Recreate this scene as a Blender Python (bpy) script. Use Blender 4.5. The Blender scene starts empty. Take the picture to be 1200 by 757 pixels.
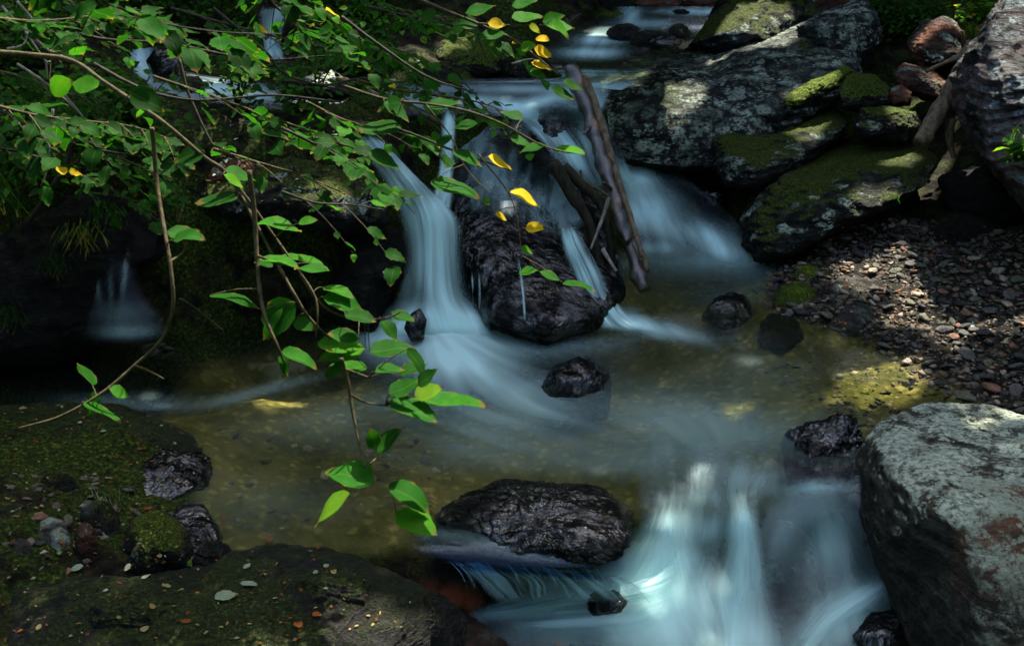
import bpy, bmesh, math, random
import numpy as np
from mathutils import Vector, Matrix
from mathutils.bvhtree import BVHTree

random.seed(7); RNG = np.random.default_rng(7)
R = math.radians
scn = bpy.context.scene
COL = scn.collection

# ------------------------------------------------------------------ camera
CAM = np.array([0.0, 0.0, 2.4]); PITCH = R(23.0); LENS = 40.0
F = 1200 * LENS / 36.0; CX, CY = 600.0, 378.5
FWD = np.array([0, math.cos(PITCH), -math.sin(PITCH)])
RGT = np.array([1.0, 0, 0]); UPV = np.array([0, math.sin(PITCH), math.cos(PITCH)])
cam_d = bpy.data.cameras.new('camera'); cam = bpy.data.objects.new('camera', cam_d); COL.objects.link(cam)
cam.location = CAM; cam.rotation_euler = (math.pi / 2 - PITCH, 0, 0)
cam_d.lens = LENS; cam_d.sensor_width = 36; cam_d.clip_end = 200
cam_d.dof.use_dof = True; cam_d.dof.focus_distance = 5.6; cam_d.dof.aperture_fstop = 11
scn.camera = cam

# ------------------------------------------------------------------ light
SUN_EL, SUN_AZ = R(57), R(24)          # azimuth from +Y towards +X
SUN_DIR = np.array([math.sin(SUN_AZ) * math.cos(SUN_EL), math.cos(SUN_AZ) * math.cos(SUN_EL), math.sin(SUN_EL)])
w = bpy.data.worlds.new('World'); scn.world = w; w.use_nodes = True
nt = w.node_tree; sky = nt.nodes.new('ShaderNodeTexSky'); sky.sky_type = 'NISHITA'; sky.sun_disc = False
sky.ozone_density = .4; sky.dust_density = 2.5; sky.sun_elevation = SUN_EL; sky.sun_rotation = SUN_AZ
bg = nt.nodes['Background']; bg.inputs[1].default_value = 0.15; nt.links.new(sky.outputs[0], bg.inputs[0])
sl = bpy.data.lights.new('sun', 'SUN'); so = bpy.data.objects.new('sun', sl); COL.objects.link(so)
sl.energy = 5.0; sl.angle = R(0.5); sl.color = (1.0, 0.93, 0.82)
so.rotation_euler = Vector(-SUN_DIR).to_track_quat('-Z', 'Y').to_euler(); so.location = (3, 9, 12)
scn.view_settings.view_transform = 'Standard'; scn.view_settings.look = 'None'
scn.view_settings.gamma = 1; scn.view_settings.exposure = 1.95; scn.view_settings.use_curve_mapping = False
cy = scn.cycles
cy.use_denoising = True; cy.max_bounces = 8; cy.transparent_max_bounces = 24
cy.diffuse_bounces = 3; cy.glossy_bounces = 3; cy.transmission_bounces = 4
cy.sample_clamp_indirect = 4; cy.caustics_reflective = False; cy.caustics_refractive = False

# ------------------------------------------------------------------ pixel <-> place
def ray(px, py):
    return FWD + (px - CX) / F * RGT - (py - CY) / F * UPV
def Pz(px, py, z):
    r = ray(px, py); return CAM + r * ((z - CAM[2]) / r[2])
def PY(px, py, Y):
    r = ray(px, py); return CAM + r * (Y / r[1])
def Pd(px, py, d): return CAM + ray(px, py) * d
def project(P):
    q = np.asarray(P) - CAM; d = q @ FWD
    return CX + F * (q @ RGT) / d, CY - F * (q @ UPV) / d

# ------------------------------------------------------------------ noise
def _h(i, j, k, s):
    n = (i * 374761393 + j * 668265263 + k * 2147483647 * 3 + s * 1274126177) & 0xFFFFFFFF
    n = ((n ^ (n >> 13)) * 1274126177) & 0xFFFFFFFF
    n = ((n ^ (n >> 16)) * 2246822519) & 0xFFFFFFFF
    return ((n ^ (n >> 15)) & 0xFFFFFF) / float(0xFFFFFF) * 2 - 1
def vnoise(p, s=0):
    i = np.floor(p).astype(np.int64); f = p - i; f = f * f * f * (f * (f * 6 - 15) + 10)
    out = 0
    for a in (0, 1):
        for b in (0, 1):
            for c in (0, 1):
                wgt = (f[:, 0] if a else 1 - f[:, 0]) * (f[:, 1] if b else 1 - f[:, 1]) * (f[:, 2] if c else 1 - f[:, 2])
                out = out + wgt * _h(i[:, 0] + a, i[:, 1] + b, i[:, 2] + c, s)
    return out
def fbm(p, octv=4, s=0, gain=.5, ridge=False):
    o = 0; a = 1.0; t = 0
    for k in range(octv):
        n = vnoise(p * 2.0 ** k + 17.3 * k, s + k)
        if ridge: n = 1 - 2 * np.abs(n)
        o = o + a * n; t += a; a *= gain
    return o / t

# ------------------------------------------------------------------ objects
def tag(o, label=None, cat=None, group=None, kind=None):
    if label: o['label'] = label
    if cat: o['category'] = cat
    if group: o['group'] = group
    if kind: o['kind'] = kind
    return o
def mesh_obj(name, V, Fc, mat, parent=None, smooth=True, attrs=None, origin=None, uv=None):
    V = np.asarray(V, float)
    if origin is None and parent is None: origin = V.mean(0)
    if origin is None: origin = np.zeros(3)
    me = bpy.data.meshes.new(name)
    Vl = V - origin
    Fc = np.asarray(Fc) if not isinstance(Fc, list) else Fc
    if isinstance(Fc, np.ndarray):
        nf, k = Fc.shape
        me.vertices.add(len(V)); me.vertices.foreach_set('co', Vl.ravel())
        me.loops.add(nf * k); me.loops.foreach_set('vertex_index', Fc.ravel().astype(np.int32))
        me.polygons.add(nf); me.polygons.foreach_set('loop_start', np.arange(0, nf * k, k, dtype=np.int32))
        me.update(calc_edges=True)
    else:
        me.from_pydata(Vl.tolist(), [], Fc)
    me.validate()
    if smooth: me.polygons.foreach_set('use_smooth', np.ones(len(me.polygons), bool))
    for k, a in (attrs or {}).items():
        at = me.attributes.new(k, 'FLOAT', 'POINT'); at.data.foreach_set('value', np.asarray(a, np.float32))
    me.materials.append(mat); me.update()
    o = bpy.data.objects.new(name, me); o.location = origin; COL.objects.link(o)
    if parent is not None:
        o.parent = parent
        if parent.type == 'EMPTY' or True:
            o.location = Vector(origin) - Vector(world_loc(parent))
    return o
def world_loc(o):
    l = Vector(o.location)
    while o.parent: o = o.parent; l += o.location
    return l
def empty(name, loc, label, cat, group=None):
    o = bpy.data.objects.new(name, None); o.empty_display_size = .1; o.location = loc; COL.objects.link(o)
    return tag(o, label, cat, group)
def grid_faces(nu, nv):
    i = np.arange(nv - 1)[:, None] * nu + np.arange(nu - 1)[None, :]
    i = i.ravel(); return np.stack([i, i + 1, i + nu + 1, i + nu], 1)

# ------------------------------------------------------------------ materials
class M:
    def __init__(s, name):
        s.m = bpy.data.materials.new(name); s.m.use_nodes = True; s.t = s.m.node_tree; s.t.nodes.clear()
        s.out = s.t.nodes.new('ShaderNodeOutputMaterial')
    def n(s, typ, ins=None, **props):
        x = s.t.nodes.new('ShaderNode' + typ)
        for k, v in props.items(): setattr(x, k, v)
        for k, v in (ins or {}).items():
            sock = x.inputs[k]
            if isinstance(v, bpy.types.NodeSocket): s.t.links.new(v, sock)
            elif isinstance(v, bpy.types.Node): s.t.links.new(v.outputs[0], sock)
            else: sock.default_value = v if not (isinstance(v, tuple) and len(v) == 3 and sock.type == 'RGBA') else (*v, 1)
        return x
    def math(s, op, a, b=0.0, c=None, clamp=False):
        ins = {0: a, 1: b}
        if c is not None: ins[2] = c
        return s.n('Math', ins, operation=op, use_clamp=clamp).outputs[0]
    def mix(s, f, a, b): return s.n('MixRGB', {0: f, 1: a, 2: b}).outputs[0]
    def ramp(s, f, pts):
        x = s.n('ValToRGB', {0: f}); e = x.color_ramp.elements
        while len(e) < len(pts): e.new(.5)
        for q, (p, c) in zip(e, pts): q.position = p; q.color = (*c, 1) if len(c) == 3 else c
        return x.outputs[0]
    def step(s, v, lo, hi):
        x = s.n('MapRange', {0: v, 1: lo, 2: hi}, interpolation_type='SMOOTHSTEP'); return x.outputs[0]
    def noise(s, vec, sc, det=4, rough=.55, dist=0.0):
        return s.n('TexNoise', {'Vector': vec, 'Scale': sc, 'Detail': det, 'Roughness': rough, 'Distortion': dist}).outputs[0]
    def attr(s, name): return s.n('Attribute', attribute_name=name).outputs['Fac']
    def surf(s, sh): s.t.links.new(sh.outputs[0] if isinstance(sh, bpy.types.Node) else sh, s.out.inputs[0]); return s.m

def rock_mat(name, dark=(.012, .013, .012), light=(.075, .075, .06), lichen=.0, lichen_col=(.42, .5, .38), moss=.0,
             moss_col=(.055, .075, .008), tint=None, wet=.0, rough=.75, strata=1.0, spec=.4, waterline=True, lup=(.6, .95), crust=False):
    m = M(name)
    tc = m.n('TexCoord'); oi = m.n('ObjectInfo')
    off = m.n('VectorMath', {0: tc.outputs['Object'], 1: m.n('CombineXYZ', {0: m.math('MULTIPLY', oi.outputs['Random'], 37.0), 1: m.math('MULTIPLY', oi.outputs['Random'], 19.0), 2: 3.0})}, operation='ADD').outputs[0]
    st = m.n('Mapping', {'Vector': off, 'Rotation': (R(18), R(-12), R(25)), 'Scale': (1.2, 1.2, 7.0)}).outputs[0]
    nA = m.noise(off, 2.2, 5, .6); nB = m.noise(off, 11, 8, .68); nC = m.noise(off, 45, 6, .7)
    nS = m.noise(st, 4.0, 6, .6, .6)
    f = m.math('ADD', m.math('MULTIPLY', nB, .5), m.math('MULTIPLY', nS, .5))
    light = tuple(x * .75 for x in light); dark = tuple(x * .3 for x in dark)
    col = m.ramp(f, [(.38, dark), (.5, tuple((a + b) / 2 * .6 for a, b in zip(dark, light))), (.64, light)])
    pits = m.step(m.noise(off, 23, 7, .72), .5, .4); col = m.mix(m.math('MULTIPLY', pits, .75), col, dark)
    if tint: col = m.mix(m.step(nA, .45, .65), col, tint)
    gn = m.n('NewGeometry'); nz = m.n('SeparateXYZ', {0: gn.outputs['Normal']}).outputs[2]
    pz = m.n('SeparateXYZ', {0: gn.outputs['Position']}).outputs[2]
    if lichen > 0:
        vor = m.n('TexVoronoi', {'Vector': m.n('VectorMath', {0: off, 1: m.n('VectorMath', {0: m.n('TexNoise', {'Vector': off, 'Scale': 30.0, 'Detail': 4.0}).outputs['Color'], 'Scale': .05}, operation='SCALE').outputs[0]}, operation='ADD').outputs[0], 'Scale': 11.0, 'Randomness': 1.0})
        blob = m.step(vor.outputs['Distance'], .75, .35)
        vor2 = m.n('TexVoronoi', {'Vector': off, 'Scale': 33.0}); blob2 = m.step(vor2.outputs['Distance'], .6, .3)
        pick = m.step(m.n('SeparateXYZ', {0: vor.outputs['Color']}).outputs[0], .8 - lichen * .6, .85 - lichen * .6)
        lm = m.math('MAXIMUM', m.math('MULTIPLY', blob, pick), m.math('MULTIPLY', blob2, m.step(nB, .62 - lichen * .22, .7 - lichen * .2)))
        lm = m.math('MULTIPLY', lm, m.step(m.math('ADD', m.math('MULTIPLY', nz, 1.2), m.math('MULTIPLY', nA, .8)), *lup))
        lm = m.math('MULTIPLY', lm, m.step(nC, .38, .5))
        lm = m.math('MULTIPLY', lm, m.math('ADD', .3, m.math('MULTIPLY', m.step(m.noise(off, 3.4, 4, .6), .42, .54), .7)))
        if crust: lm = m.math('MAXIMUM', lm, m.math('MULTIPLY', m.step(m.math('ADD', nz, m.math('MULTIPLY', nA, .5)), .8, 1.08), m.math('MULTIPLY', m.step(m.noise(off, 6, 8, .75), .46, .52), m.step(nC, .33, .45))))
        lc = m.mix(m.step(nA, .4, .6), lichen_col, tuple(x * .55 + y for x, y in zip(lichen_col, (.0, .02, .0))))
        lc = m.mix(m.step(nC, .42, .6), tuple(x * .45 for x in lichen_col), lc)
        col = m.mix(m.math('MULTIPLY', lm, .95), col, lc)
    bump_m = 0.0
    if moss > 0:
        mm = m.math('ADD', m.math('MULTIPLY', nz, .45), m.math('ADD', m.math('MULTIPLY', nA, .9), m.math('MULTIPLY', nB, .5)))
        mm = m.step(mm, 1.37 - moss * .5, 1.5 - moss * .5)
        mc = m.mix(m.step(nC, .35, .65), tuple(x * .35 for x in moss_col), moss_col)
        mc = m.mix(m.step(m.noise(off, 90, 4, .7), .52, .66), mc, tuple(x * 2.6 for x in moss_col))
        col = m.mix(mm, col, mc)
        bump_m = m.math('MULTIPLY', mm, m.noise(off, 160, 3, .7))
    if wet > .8:
        vc = m.n('TexVoronoi', {'Vector': off, 'Scale': 34.0}, feature='SMOOTH_F1').outputs['Distance']; sp = m.step(m.noise(off, 55, 6, .75), .6, .64)
        col = m.mix(m.math('MULTIPLY', sp, m.step(nA, .4, .6)), col, (.17, .19, .2))
    if waterline:
        wl = m.step(m.math('ADD', pz, m.math('MULTIPLY', nB, -.12)), .03, -.03)
        col = m.mix(m.math('MULTIPLY', wl, .6), col, (.01, .01, .008))
    h = m.math('ADD', m.math('MULTIPLY', nS, .8 * strata), m.math('ADD', m.math('MULTIPLY', nB, .8), m.math('MULTIPLY', nC, .35)))
    if moss > 0: h = m.math('ADD', h, m.math('MULTIPLY', bump_m, .5))
    if wet > .8: h = m.math('ADD', m.math('MULTIPLY', m.noise(off, 5.5, 3, .5), 1.0), m.math('MULTIPLY', h, 1.1))
    bp = m.n('Bump', {'Strength': 1.0, 'Distance': .05 + .05 * wet, 'Height': h})
    rr = m.math('ADD', rough - wet * .6, m.math('MULTIPLY', m.math('SUBTRACT', nC, .5), .5 if wet < .8 else .3), clamp=True)
    b = m.n('BsdfPrincipled', {'Base Color': col, 'Roughness': rr, 'Normal': bp.outputs[0], 'Specular IOR Level': (spec * .3 if wet < .3 else (.25 if wet < .8 else .0))})
    if wet > .8:
        b.inputs['Coat Weight'].default_value = 1.0; b.inputs['Coat Roughness'].default_value = .06; b.inputs['Coat IOR'].default_value = 1.7
        cb = m.n('Bump', {'Strength': 1.0, 'Distance': .05, 'Height': m.math('ADD', m.noise(off, 9, 5, .55, .8), m.math('MULTIPLY', m.noise(off, 3.5, 2), 1.2))}); m.t.links.new(cb.outputs[0], b.inputs['Coat Normal']); m.t.links.new(m.math('ADD', .15, m.math('MULTIPLY', m.step(m.noise(off, 6, 6, .7), .42, .56), .85)), b.inputs['Coat Weight'])
    return m.surf(b)

def leaf_mat(name, cols, trans=.45, rough=.6):
    m = M(name); t = m.attr('tint')
    tc = m.n('TexCoord'); nB = m.noise(tc.outputs['Object'], 45, 4, .6)
    col = m.ramp(m.math('ADD', t, m.math('MULTIPLY', m.math('SUBTRACT', nB, .5), .22)), cols)
    vn = m.attr('vein'); u = m.attr('along')
    v = m.math('ABSOLUTE', vn)
    col = m.mix(m.step(m.math('ADD', m.math('MAXIMUM', v, u), m.math('MULTIPLY', nB, .5)), 1.08, 1.2), col, (.1, .07, .015))
    ribs = m.math('SINE', m.math('MULTIPLY', m.math('SUBTRACT', u, m.math('MULTIPLY', v, .9)), 38.0))
    col = m.mix(m.step(m.noise(tc.outputs['Object'], 18, 5, .7), .68, .74), col, (.14, .07, .02))
    col = m.mix(m.math('MULTIPLY', m.step(v, .06, .0), .4), col, (.08, .14, .03))
    col = m.mix(m.math('MULTIPLY', m.step(ribs, .85, 1.0), .06), col, (.08, .14, .03))
    bp = m.n('Bump', {'Strength': .25, 'Distance': .0008, 'Height': m.math('ADD', nB, m.math('MULTIPLY', ribs, -.3))})
    b = m.n('BsdfPrincipled', {'Base Color': col, 'Roughness': rough, 'Normal': bp.outputs[0], 'Specular IOR Level': .025})
    tr = m.n('BsdfTranslucent', {0: m.n('MixRGB', {0: 1.0, 1: col, 2: (1.5, 1.7, .7)}, blend_type='MULTIPLY').outputs[0]})
    return m.surf(m.n('MixShader', {0: trans, 1: b, 2: tr}))

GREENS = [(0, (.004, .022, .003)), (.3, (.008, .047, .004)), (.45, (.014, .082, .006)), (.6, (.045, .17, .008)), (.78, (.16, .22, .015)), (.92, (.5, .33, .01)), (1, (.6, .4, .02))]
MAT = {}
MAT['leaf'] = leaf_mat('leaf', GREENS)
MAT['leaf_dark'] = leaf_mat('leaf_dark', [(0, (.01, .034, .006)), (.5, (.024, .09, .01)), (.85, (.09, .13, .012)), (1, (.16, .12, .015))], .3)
MAT['dead_leaf'] = leaf_mat('dead_leaf', [(0, (.05, .02, .008)), (.3, (.22, .06, .015)), (.6, (.22, .17, .06)), (.8, (.2, .24, .16)), (1, (.08, .17, .03))], .1, .6)
MAT['canopy'] = leaf_mat('canopy', [(0, (.015, .04, .01)), (1, (.05, .09, .015))], .25)

def bark_mat(name, a, b, sc=40, rough=.8, blue=False):
    m = M(name); tc = m.n('TexCoord')
    mp = m.n('Mapping', {'Vector': tc.outputs['Object'], 'Scale': (1, 1, .35)}).outputs[0]
    n = m.noise(mp, sc, 6, .65); n2 = m.noise(mp, sc * .25, 4)
    col = m.ramp(n, [(.35, a), (.65, b)])
    if blue:
        col = m.mix(m.step(n2, .55, .62), col, (.16, .07, .02))
    bp = m.n('Bump', {'Strength': .8, 'Distance': .01, 'Height': n})
    return m.surf(m.n('BsdfPrincipled', {'Base Color': col, 'Roughness': rough, 'Specular IOR Level': .9 if blue else .15, 'Normal': bp.outputs[0]}))
MAT['twig'] = bark_mat('twig_bark', (.025, .02, .007), (.085, .07, .03))
MAT['dark_twig'] = bark_mat('dark_twig_bark', (.01, .009, .006), (.04, .035, .02))
MAT['pale_twig'] = bark_mat('pale_twig_bark', (.12, .1, .08), (.34, .3, .26))
MAT['log_wet'] = bark_mat('wet_log_bark', (.01, .006, .004), (.05, .033, .02), 30, .28, True)
MAT['root'] = bark_mat('old_root_wood', (.05, .035, .02), (.2, .15, .09), 30)
MAT['trunk'] = bark_mat('trunk_bark', (.03, .025, .018), (.09, .07, .05), 12)

def water_mat(name, tint, rough=.14, foamcol=(.62, .92, .88), bump=.25, gl=(1, 1, 1)):
    m = M(name)
    foam = m.attr('foam'); stk = m.attr('streak'); al = m.attr('cover')
    f = m.math('MULTIPLY', foam, m.math('ADD', .35, m.math('MULTIPLY', stk, 1.2)))
    f = m.math('MINIMUM', f, .96)
    bp = m.n('Bump', {'Strength': bump, 'Distance': .02, 'Height': stk})
    fr = m.n('Fresnel', {'IOR': 1.34, 'Normal': bp.outputs[0]})
    clear = m.n('MixShader', {0: fr.outputs[0], 1: m.n('BsdfTransparent', {0: tint}), 2: m.n('BsdfGlossy', {'Color': gl, 'Roughness': rough, 'Normal': bp.outputs[0]})})
    d = m.n('BsdfDiffuse', {0: foamcol, 'Normal': bp.outputs[0]}); tr = m.n('BsdfTranslucent', {0: foamcol})
    fo = m.n('MixShader', {0: .3, 1: d, 2: tr})
    s = m.n('MixShader', {0: f, 1: clear, 2: fo})
    return m.surf(m.n('MixShader', {0: al, 1: m.n('BsdfTransparent', {0: (1, 1, 1)}), 2: s}))
MAT['water'] = water_mat('stream_water', (.86, .88, .7), bump=.03)
MAT['falls'] = water_mat('falling_water', (.8, .87, .86), .45, bump=.08, gl=(.45, .5, .6))
MAT['falls_blue'] = water_mat('smooth_fast_water', (.22, .38, .62), .22, bump=.06, gl=(.5, .7, 1.0))  # blue of reflected sky put into the tint and gloss colours

# ================================================================== GROUND
gc = []   # (x, y, z)
def G(pts):
    for px, py, z in pts: p = Pz(px, py, z); gc.append((p[0], p[1], z))
# stream bed of the pool
G([(300, 470, -.16), (430, 450, -.2), (450, 520, -.22), (330, 560, -.12), (420, 600, -.12), (600, 450, -.3), (600, 540, -.2), (700, 400, -.32),
   (760, 470, -.3), (850, 430, -.2), (850, 520, -.22), (930, 470, -.14), (960, 520, -.14), (1000, 430, -.1), (1060, 470, -.06), (800, 360, -.26),
   (860, 330, -.22), (640, 400, -.3), (520, 400, -.3), (220, 500, -.05), (250, 560, -.05), (260, 620, -.04), (240, 440, -.15), (120, 420, -.1)])
# gravel bar and right bank
G([(900, 375, -.02), (950, 385, -.01), (1010, 400, .0), (1060, 432, .0), (1120, 468, .0), (1160, 485, .0), (1000, 345, .05), (1100, 390, .07), (1190, 440, .08),
   (980, 290, .08), (1080, 300, .15), (1190, 330, .2), (1060, 268, .2), (1190, 275, .32), (920, 318, .02), (1260, 400, .2), (1260, 520, .0), (1180, 520, -.05)])
for y_, z_ in ((6.6, .16), (7.0, .2), (7.5, .3), (8.0, .42), (8.5, .58), (9.0, .8), (9.6, 1.05), (10.4, 1.4)):
    for x_ in (2.0, 2.7, 3.4, 4.2): gc.append((x_, y_, z_ + max(0, x_ - 2.7) * .25))
    if y_ > 7.2: gc.append((1.6, y_, min(z_ * .8, .9)))
# upper stream bed
G([(700, 50, .98), (820, 25, 1.05), (660, 80, .9), (600, 100, .88), (640, 118, .86), (700, 110, .9), (560, 110, .92), ])
gc += [(.75, 7.2, .05), (1.0, 7.6, .15), (1.35, 8.0, .3), (.85, 7.45, .1), (1.2, 7.3, .1), (1.6, 7.8, .3)]
G([(600, 180, .55), (560, 200, .6), (680, 190, .25), (740, 240, .0), (800, 250, .0), (860, 290, -.1), (640, 300, .05), (560, 320, -.05)])
# upper terraces behind the left bank
G([(480, 100, .98), (500, 40, 1.2), (600, 30, 1.25), (620, 5, 1.35), (400, 60, 1.12), (420, 110, .98), (300, 112, .9), (200, 100, .92), (240, 60, 1.05), (330, 40, 1.05),
   (100, 60, 1.2), (30, 30, 1.3), (300, 10, 1.22), (150, 10, 1.3)])
# top of the left bank (undercut cliff) and foot
for x, ytop, ztop in ((-3.6, 5.1, 1.0), (-3.0, 5.2, .98), (-2.4, 5.55, .86), (-1.9, 5.75, .86), (-1.4, 5.95, .86), (-1.0, 6.05, .84), (-.75, 6.2, .84)):
    gc.append((x, ytop, ztop)); gc.append((x, ytop + .5, ztop + .05))
for x, y, z in ((-3.6, 4.75, .25), (-3.0, 4.8, .2), (-2.7, 5.0, .0), (-2.4, 5.25, -.1), (-1.9, 5.45, -.15), (-1.4, 5.6, -.2), (-1.0, 5.75, -.2), (-.6, 5.9, -.2), (-.3, 6.1, .1), (-.3, 6.5, .7)):
    gc.append((x, y, z))
# low left bank
G([(-40, 470, .1), (60, 500, .09), (150, 500, .07), (0, 550, .12), (100, 560, .08), (180, 560, .03), (30, 620, .12), (150, 640, .02), (200, 640, .0), (-60, 600, .2),
   (100, 700, .0), (300, 680, -.05), (450, 700, -.2), (20, 740, .05), (480, 740, -.4), (600, 757, -.55), (800, 757, -.6), (1000, 757, -.6), (620, 690, -.5), (720, 650, -.35), (600, 660, -.2),
   (520, 640, -.15), (640, 620, -.12), (850, 600, -.3), (800, 560, -.14), (900, 560, -.16), (950, 600, -.3), (980, 680, -.5), (850, 700, -.55), (1100, 700, -.35), (1180, 640, -.1), (1250, 600, .1), (1080, 560, -.1)])
for p in ((0, 0, .3), (-2, 0, .5), (2, 0, .3), (-3, 2.5, .3), (3, 2.5, .2), (0, 2.2, -.7), (1.2, 2.2, -.75), (-4, 4, .6), (4.5, 4, .6), (5, 6, 1.2), (-5, 6, 1.4), (5, 8, 2.0), (-5, 8, 1.8), (0, 10, 1.5), (2, 10, 1.6), (-3, 10, 1.8), (4, 11, 2.4),
          (0, 12, 1.9), (8, 5, 3), (-8, 5, 3), (8, 12, 4), (-8, 12, 3.8), (0, 20, 4), (14, 10, 6), (-14, 10, 6), (14, 24, 8), (-14, 24, 8), (0, 26, 6), (14, -6, 4), (-14, -6, 4), (0, -6, .2), (-8, -3, 2.2), (8, -3, 2.2)):
    gc.append(p)
_m = []
for p in sorted(gc, key=lambda p: p[2]):
    if all((p[0] - q[0]) ** 2 + (p[1] - q[1]) ** 2 > .19 ** 2 for q in _m): _m.append(p)
gc = np.array(_m, float)
_d = np.linalg.norm(gc[:, None, :2] - gc[None, :, :2], axis=2)
_K = np.sqrt(_d ** 2 + .05 ** 2) * -1
_n = len(gc); _A = np.zeros((_n + 3, _n + 3)); _A[:_n, :_n] = _K + np.eye(_n) * -.03
_A[:_n, _n] = 1; _A[:_n, _n + 1:] = gc[:, :2]; _A[_n:, :_n] = _A[:_n, _n:].T
_w = np.linalg.solve(_A, np.concatenate([gc[:, 2], np.zeros(3)]))
def H0(x, y):
    x = np.atleast_1d(x).astype(float); y = np.atleast_1d(y).astype(float); out = np.empty(len(x))
    for i in range(0, len(x), 20000):
        xs, ys = x[i:i + 20000], y[i:i + 20000]
        d = np.sqrt((xs[:, None] - gc[:, 0]) ** 2 + (ys[:, None] - gc[:, 1]) ** 2 + .0025)
        out[i:i + 20000] = -d @ _w[:_n] + _w[_n] + _w[_n + 1] * xs + _w[_n + 2] * ys
    return out
def Hn(x, y):
    z = H0(x, y); p = np.stack([np.atleast_1d(x), np.atleast_1d(y), z * 1.5], 1)
    amp = .035 + .05 * np.clip((z - .35) / .4, 0, 1)
    return z + amp * fbm(p * 3.5, 5, 3) + .012 * fbm(p * 22, 3, 9, ridge=True)
def drop(px, py, z=0.0):
    for _ in range(14):
        p = Pz(px, py, z); z = z * .5 + .5 * float(Hn(p[0], p[1])[0])
    return Pz(px, py, z)
def in_poly(px, py, poly):
    c = False; n = len(poly)
    for i in range(n):
        x1, y1 = poly[i]; x2, y2 = poly[(i + 1) % n]
        if (y1 > py) != (y2 > py) and px < (x2 - x1) * (py - y1) / (y2 - y1) + x1: c = not c
    return c
def poly_dist(px, py, poly):
    """signed distance, positive inside, vectorised"""
    px = np.asarray(px, float); py = np.asarray(py, float); ins = np.zeros(px.shape, bool); dm = np.full(px.shape, 1e9)
    n = len(poly)
    for i in range(n):
        x1, y1 = poly[i]; x2, y2 = poly[(i + 1) % n]
        if y1 != y2:
            ins ^= ((y1 > py) != (y2 > py)) & (px < (x2 - x1) * (py - y1) / (y2 - y1) + x1)
        dx, dy = x2 - x1, y2 - y1; t = np.clip(((px - x1) * dx + (py - y1) * dy) / (dx * dx + dy * dy + 1e-9), 0, 1)
        dm = np.minimum(dm, np.hypot(px - x1 - t * dx, py - y1 - t * dy))
    return np.where(ins, dm, -dm)
GRAVEL = [(985, 272), (1060, 258), (1120, 268), (1215, 280), (1230, 500), (1150, 484), (1110, 460), (1060, 425), (1010, 396), (960, 378), (915, 372), (885, 345), (905, 318), (950, 298)]

def axis(a, b, step, lo, hi, far):
    mid = np.arange(a, b + 1e-6, step); l = []; x = a; s = step
    while x > lo: s *= 1.18; x -= s; l.append(x)
    r = []; x = b; s = step
    while x < hi: s *= 1.18; x += s; r.append(x)
    return np.array(l[::-1] + list(mid) + r)
gx = axis(-3.4, 3.6, .018, -18, 18, 1); gy = axis(2.5, 9.6, .018, -9, 30, 1)
X, Y = np.meshgrid(gx, gy); Z = Hn(X.ravel(), Y.ravel())
GV = np.stack([X.ravel(), Y.ravel(), Z], 1)
gpx, gpy = project(GV)
front = GV[:, 1] > 1
grav = np.where(front, np.clip(poly_dist(gpx, gpy, GRAVEL) / 20 + .6, 0, 1), 0)
POOL = [(230, 440), (420, 400), (480, 370), (560, 350), (700, 340), (740, 300), (880, 290), (900, 380), (1000, 400), (1140, 476), (1010, 540), (900, 600), (740, 600), (500, 640), (260, 640), (230, 560), (190, 500)]
bed = np.where(front & (Z < .04), np.clip(poly_dist(gpx, gpy, POOL) / 15 + 1, 0, 1), 0)
redpx = [(430, 757), (470, 690), (540, 690), (620, 730), (700, 790), (420, 800)]
red = np.where(front, np.clip(poly_dist(gpx, gpy, redpx) / 20 + .5, 0, 1), 0)
m = M('forest_ground'); tc = m.n('TexCoord'); o_ = tc.outputs['Object']
n1 = m.noise(o_, 1.6, 6, .6); n2 = m.noise(o_, 9, 8, .65); n3 = m.noise(o_, 60, 5, .7)
soil = m.ramp(n2, [(.38, (.002, .002, .001)), (.52, (.014, .011, .006)), (.68, (.05, .036, .018))])
mossc = m.ramp(n3, [(.38, (.003, .006, .001)), (.55, (.022, .036, .004)), (.7, (.1, .13, .012))])
col = m.mix(m.step(m.math('ADD', n1, m.math('MULTIPLY', n2, .6)), .7, .86), soil, mossc)
vo = m.n('TexVoronoi', {'Vector': m.n('VectorMath', {0: o_, 1: m.n('VectorMath', {0: m.n('TexNoise', {'Vector': o_, 'Scale': 20.0}).outputs['Color'], 'Scale': .03}, operation='SCALE').outputs[0]}, operation='ADD').outputs[0], 'Scale': 17.0})
stone = m.mix(.6, m.ramp(m.n('SeparateXYZ', {0: vo.outputs['Color']}).outputs[0], [(0, (.03, .03, .03)), (.5, (.08, .075, .06)), (.8, (.15, .09, .06)), (1, (.2, .19, .16))]), m.ramp(n2, [(.3, (.015, .012, .008)), (.7, (.12, .09, .055))]))
edge = m.step(vo.outputs['Distance'], .5, .15)
stone = m.mix(edge, (.01, .009, .006), stone)
bedc = m.ramp(m.math('ADD', m.math('MULTIPLY', n1, .7), m.math('MULTIPLY', n2, .35)), [(.36, (.03, .03, .008)), (.48, (.1, .095, .022)), (.58, (.19, .165, .055)), (.7, (.32, .25, .11))])
bedc = m.mix(.55, bedc, m.n('MixRGB', {0: 1.0, 1: bedc, 2: m.math('ADD', .4, m.math('MULTIPLY', edge, 1.0))}, blend_type='MULTIPLY').outputs[0])
col = m.mix(m.attr('gravel'), col, stone); col = m.mix(m.attr('bed'), col, bedc)
col = m.mix(m.math('MULTIPLY', m.attr('red'), m.step(n2, .4, .55)), col, (.24, .055, .02))
hh = m.math('ADD', m.math('MULTIPLY', n3, .4), m.math('ADD', n2, m.math('MULTIPLY', m.math('MULTIPLY', edge, .5), m.math('MAXIMUM', m.attr('gravel'), m.attr('bed')))))
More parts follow.
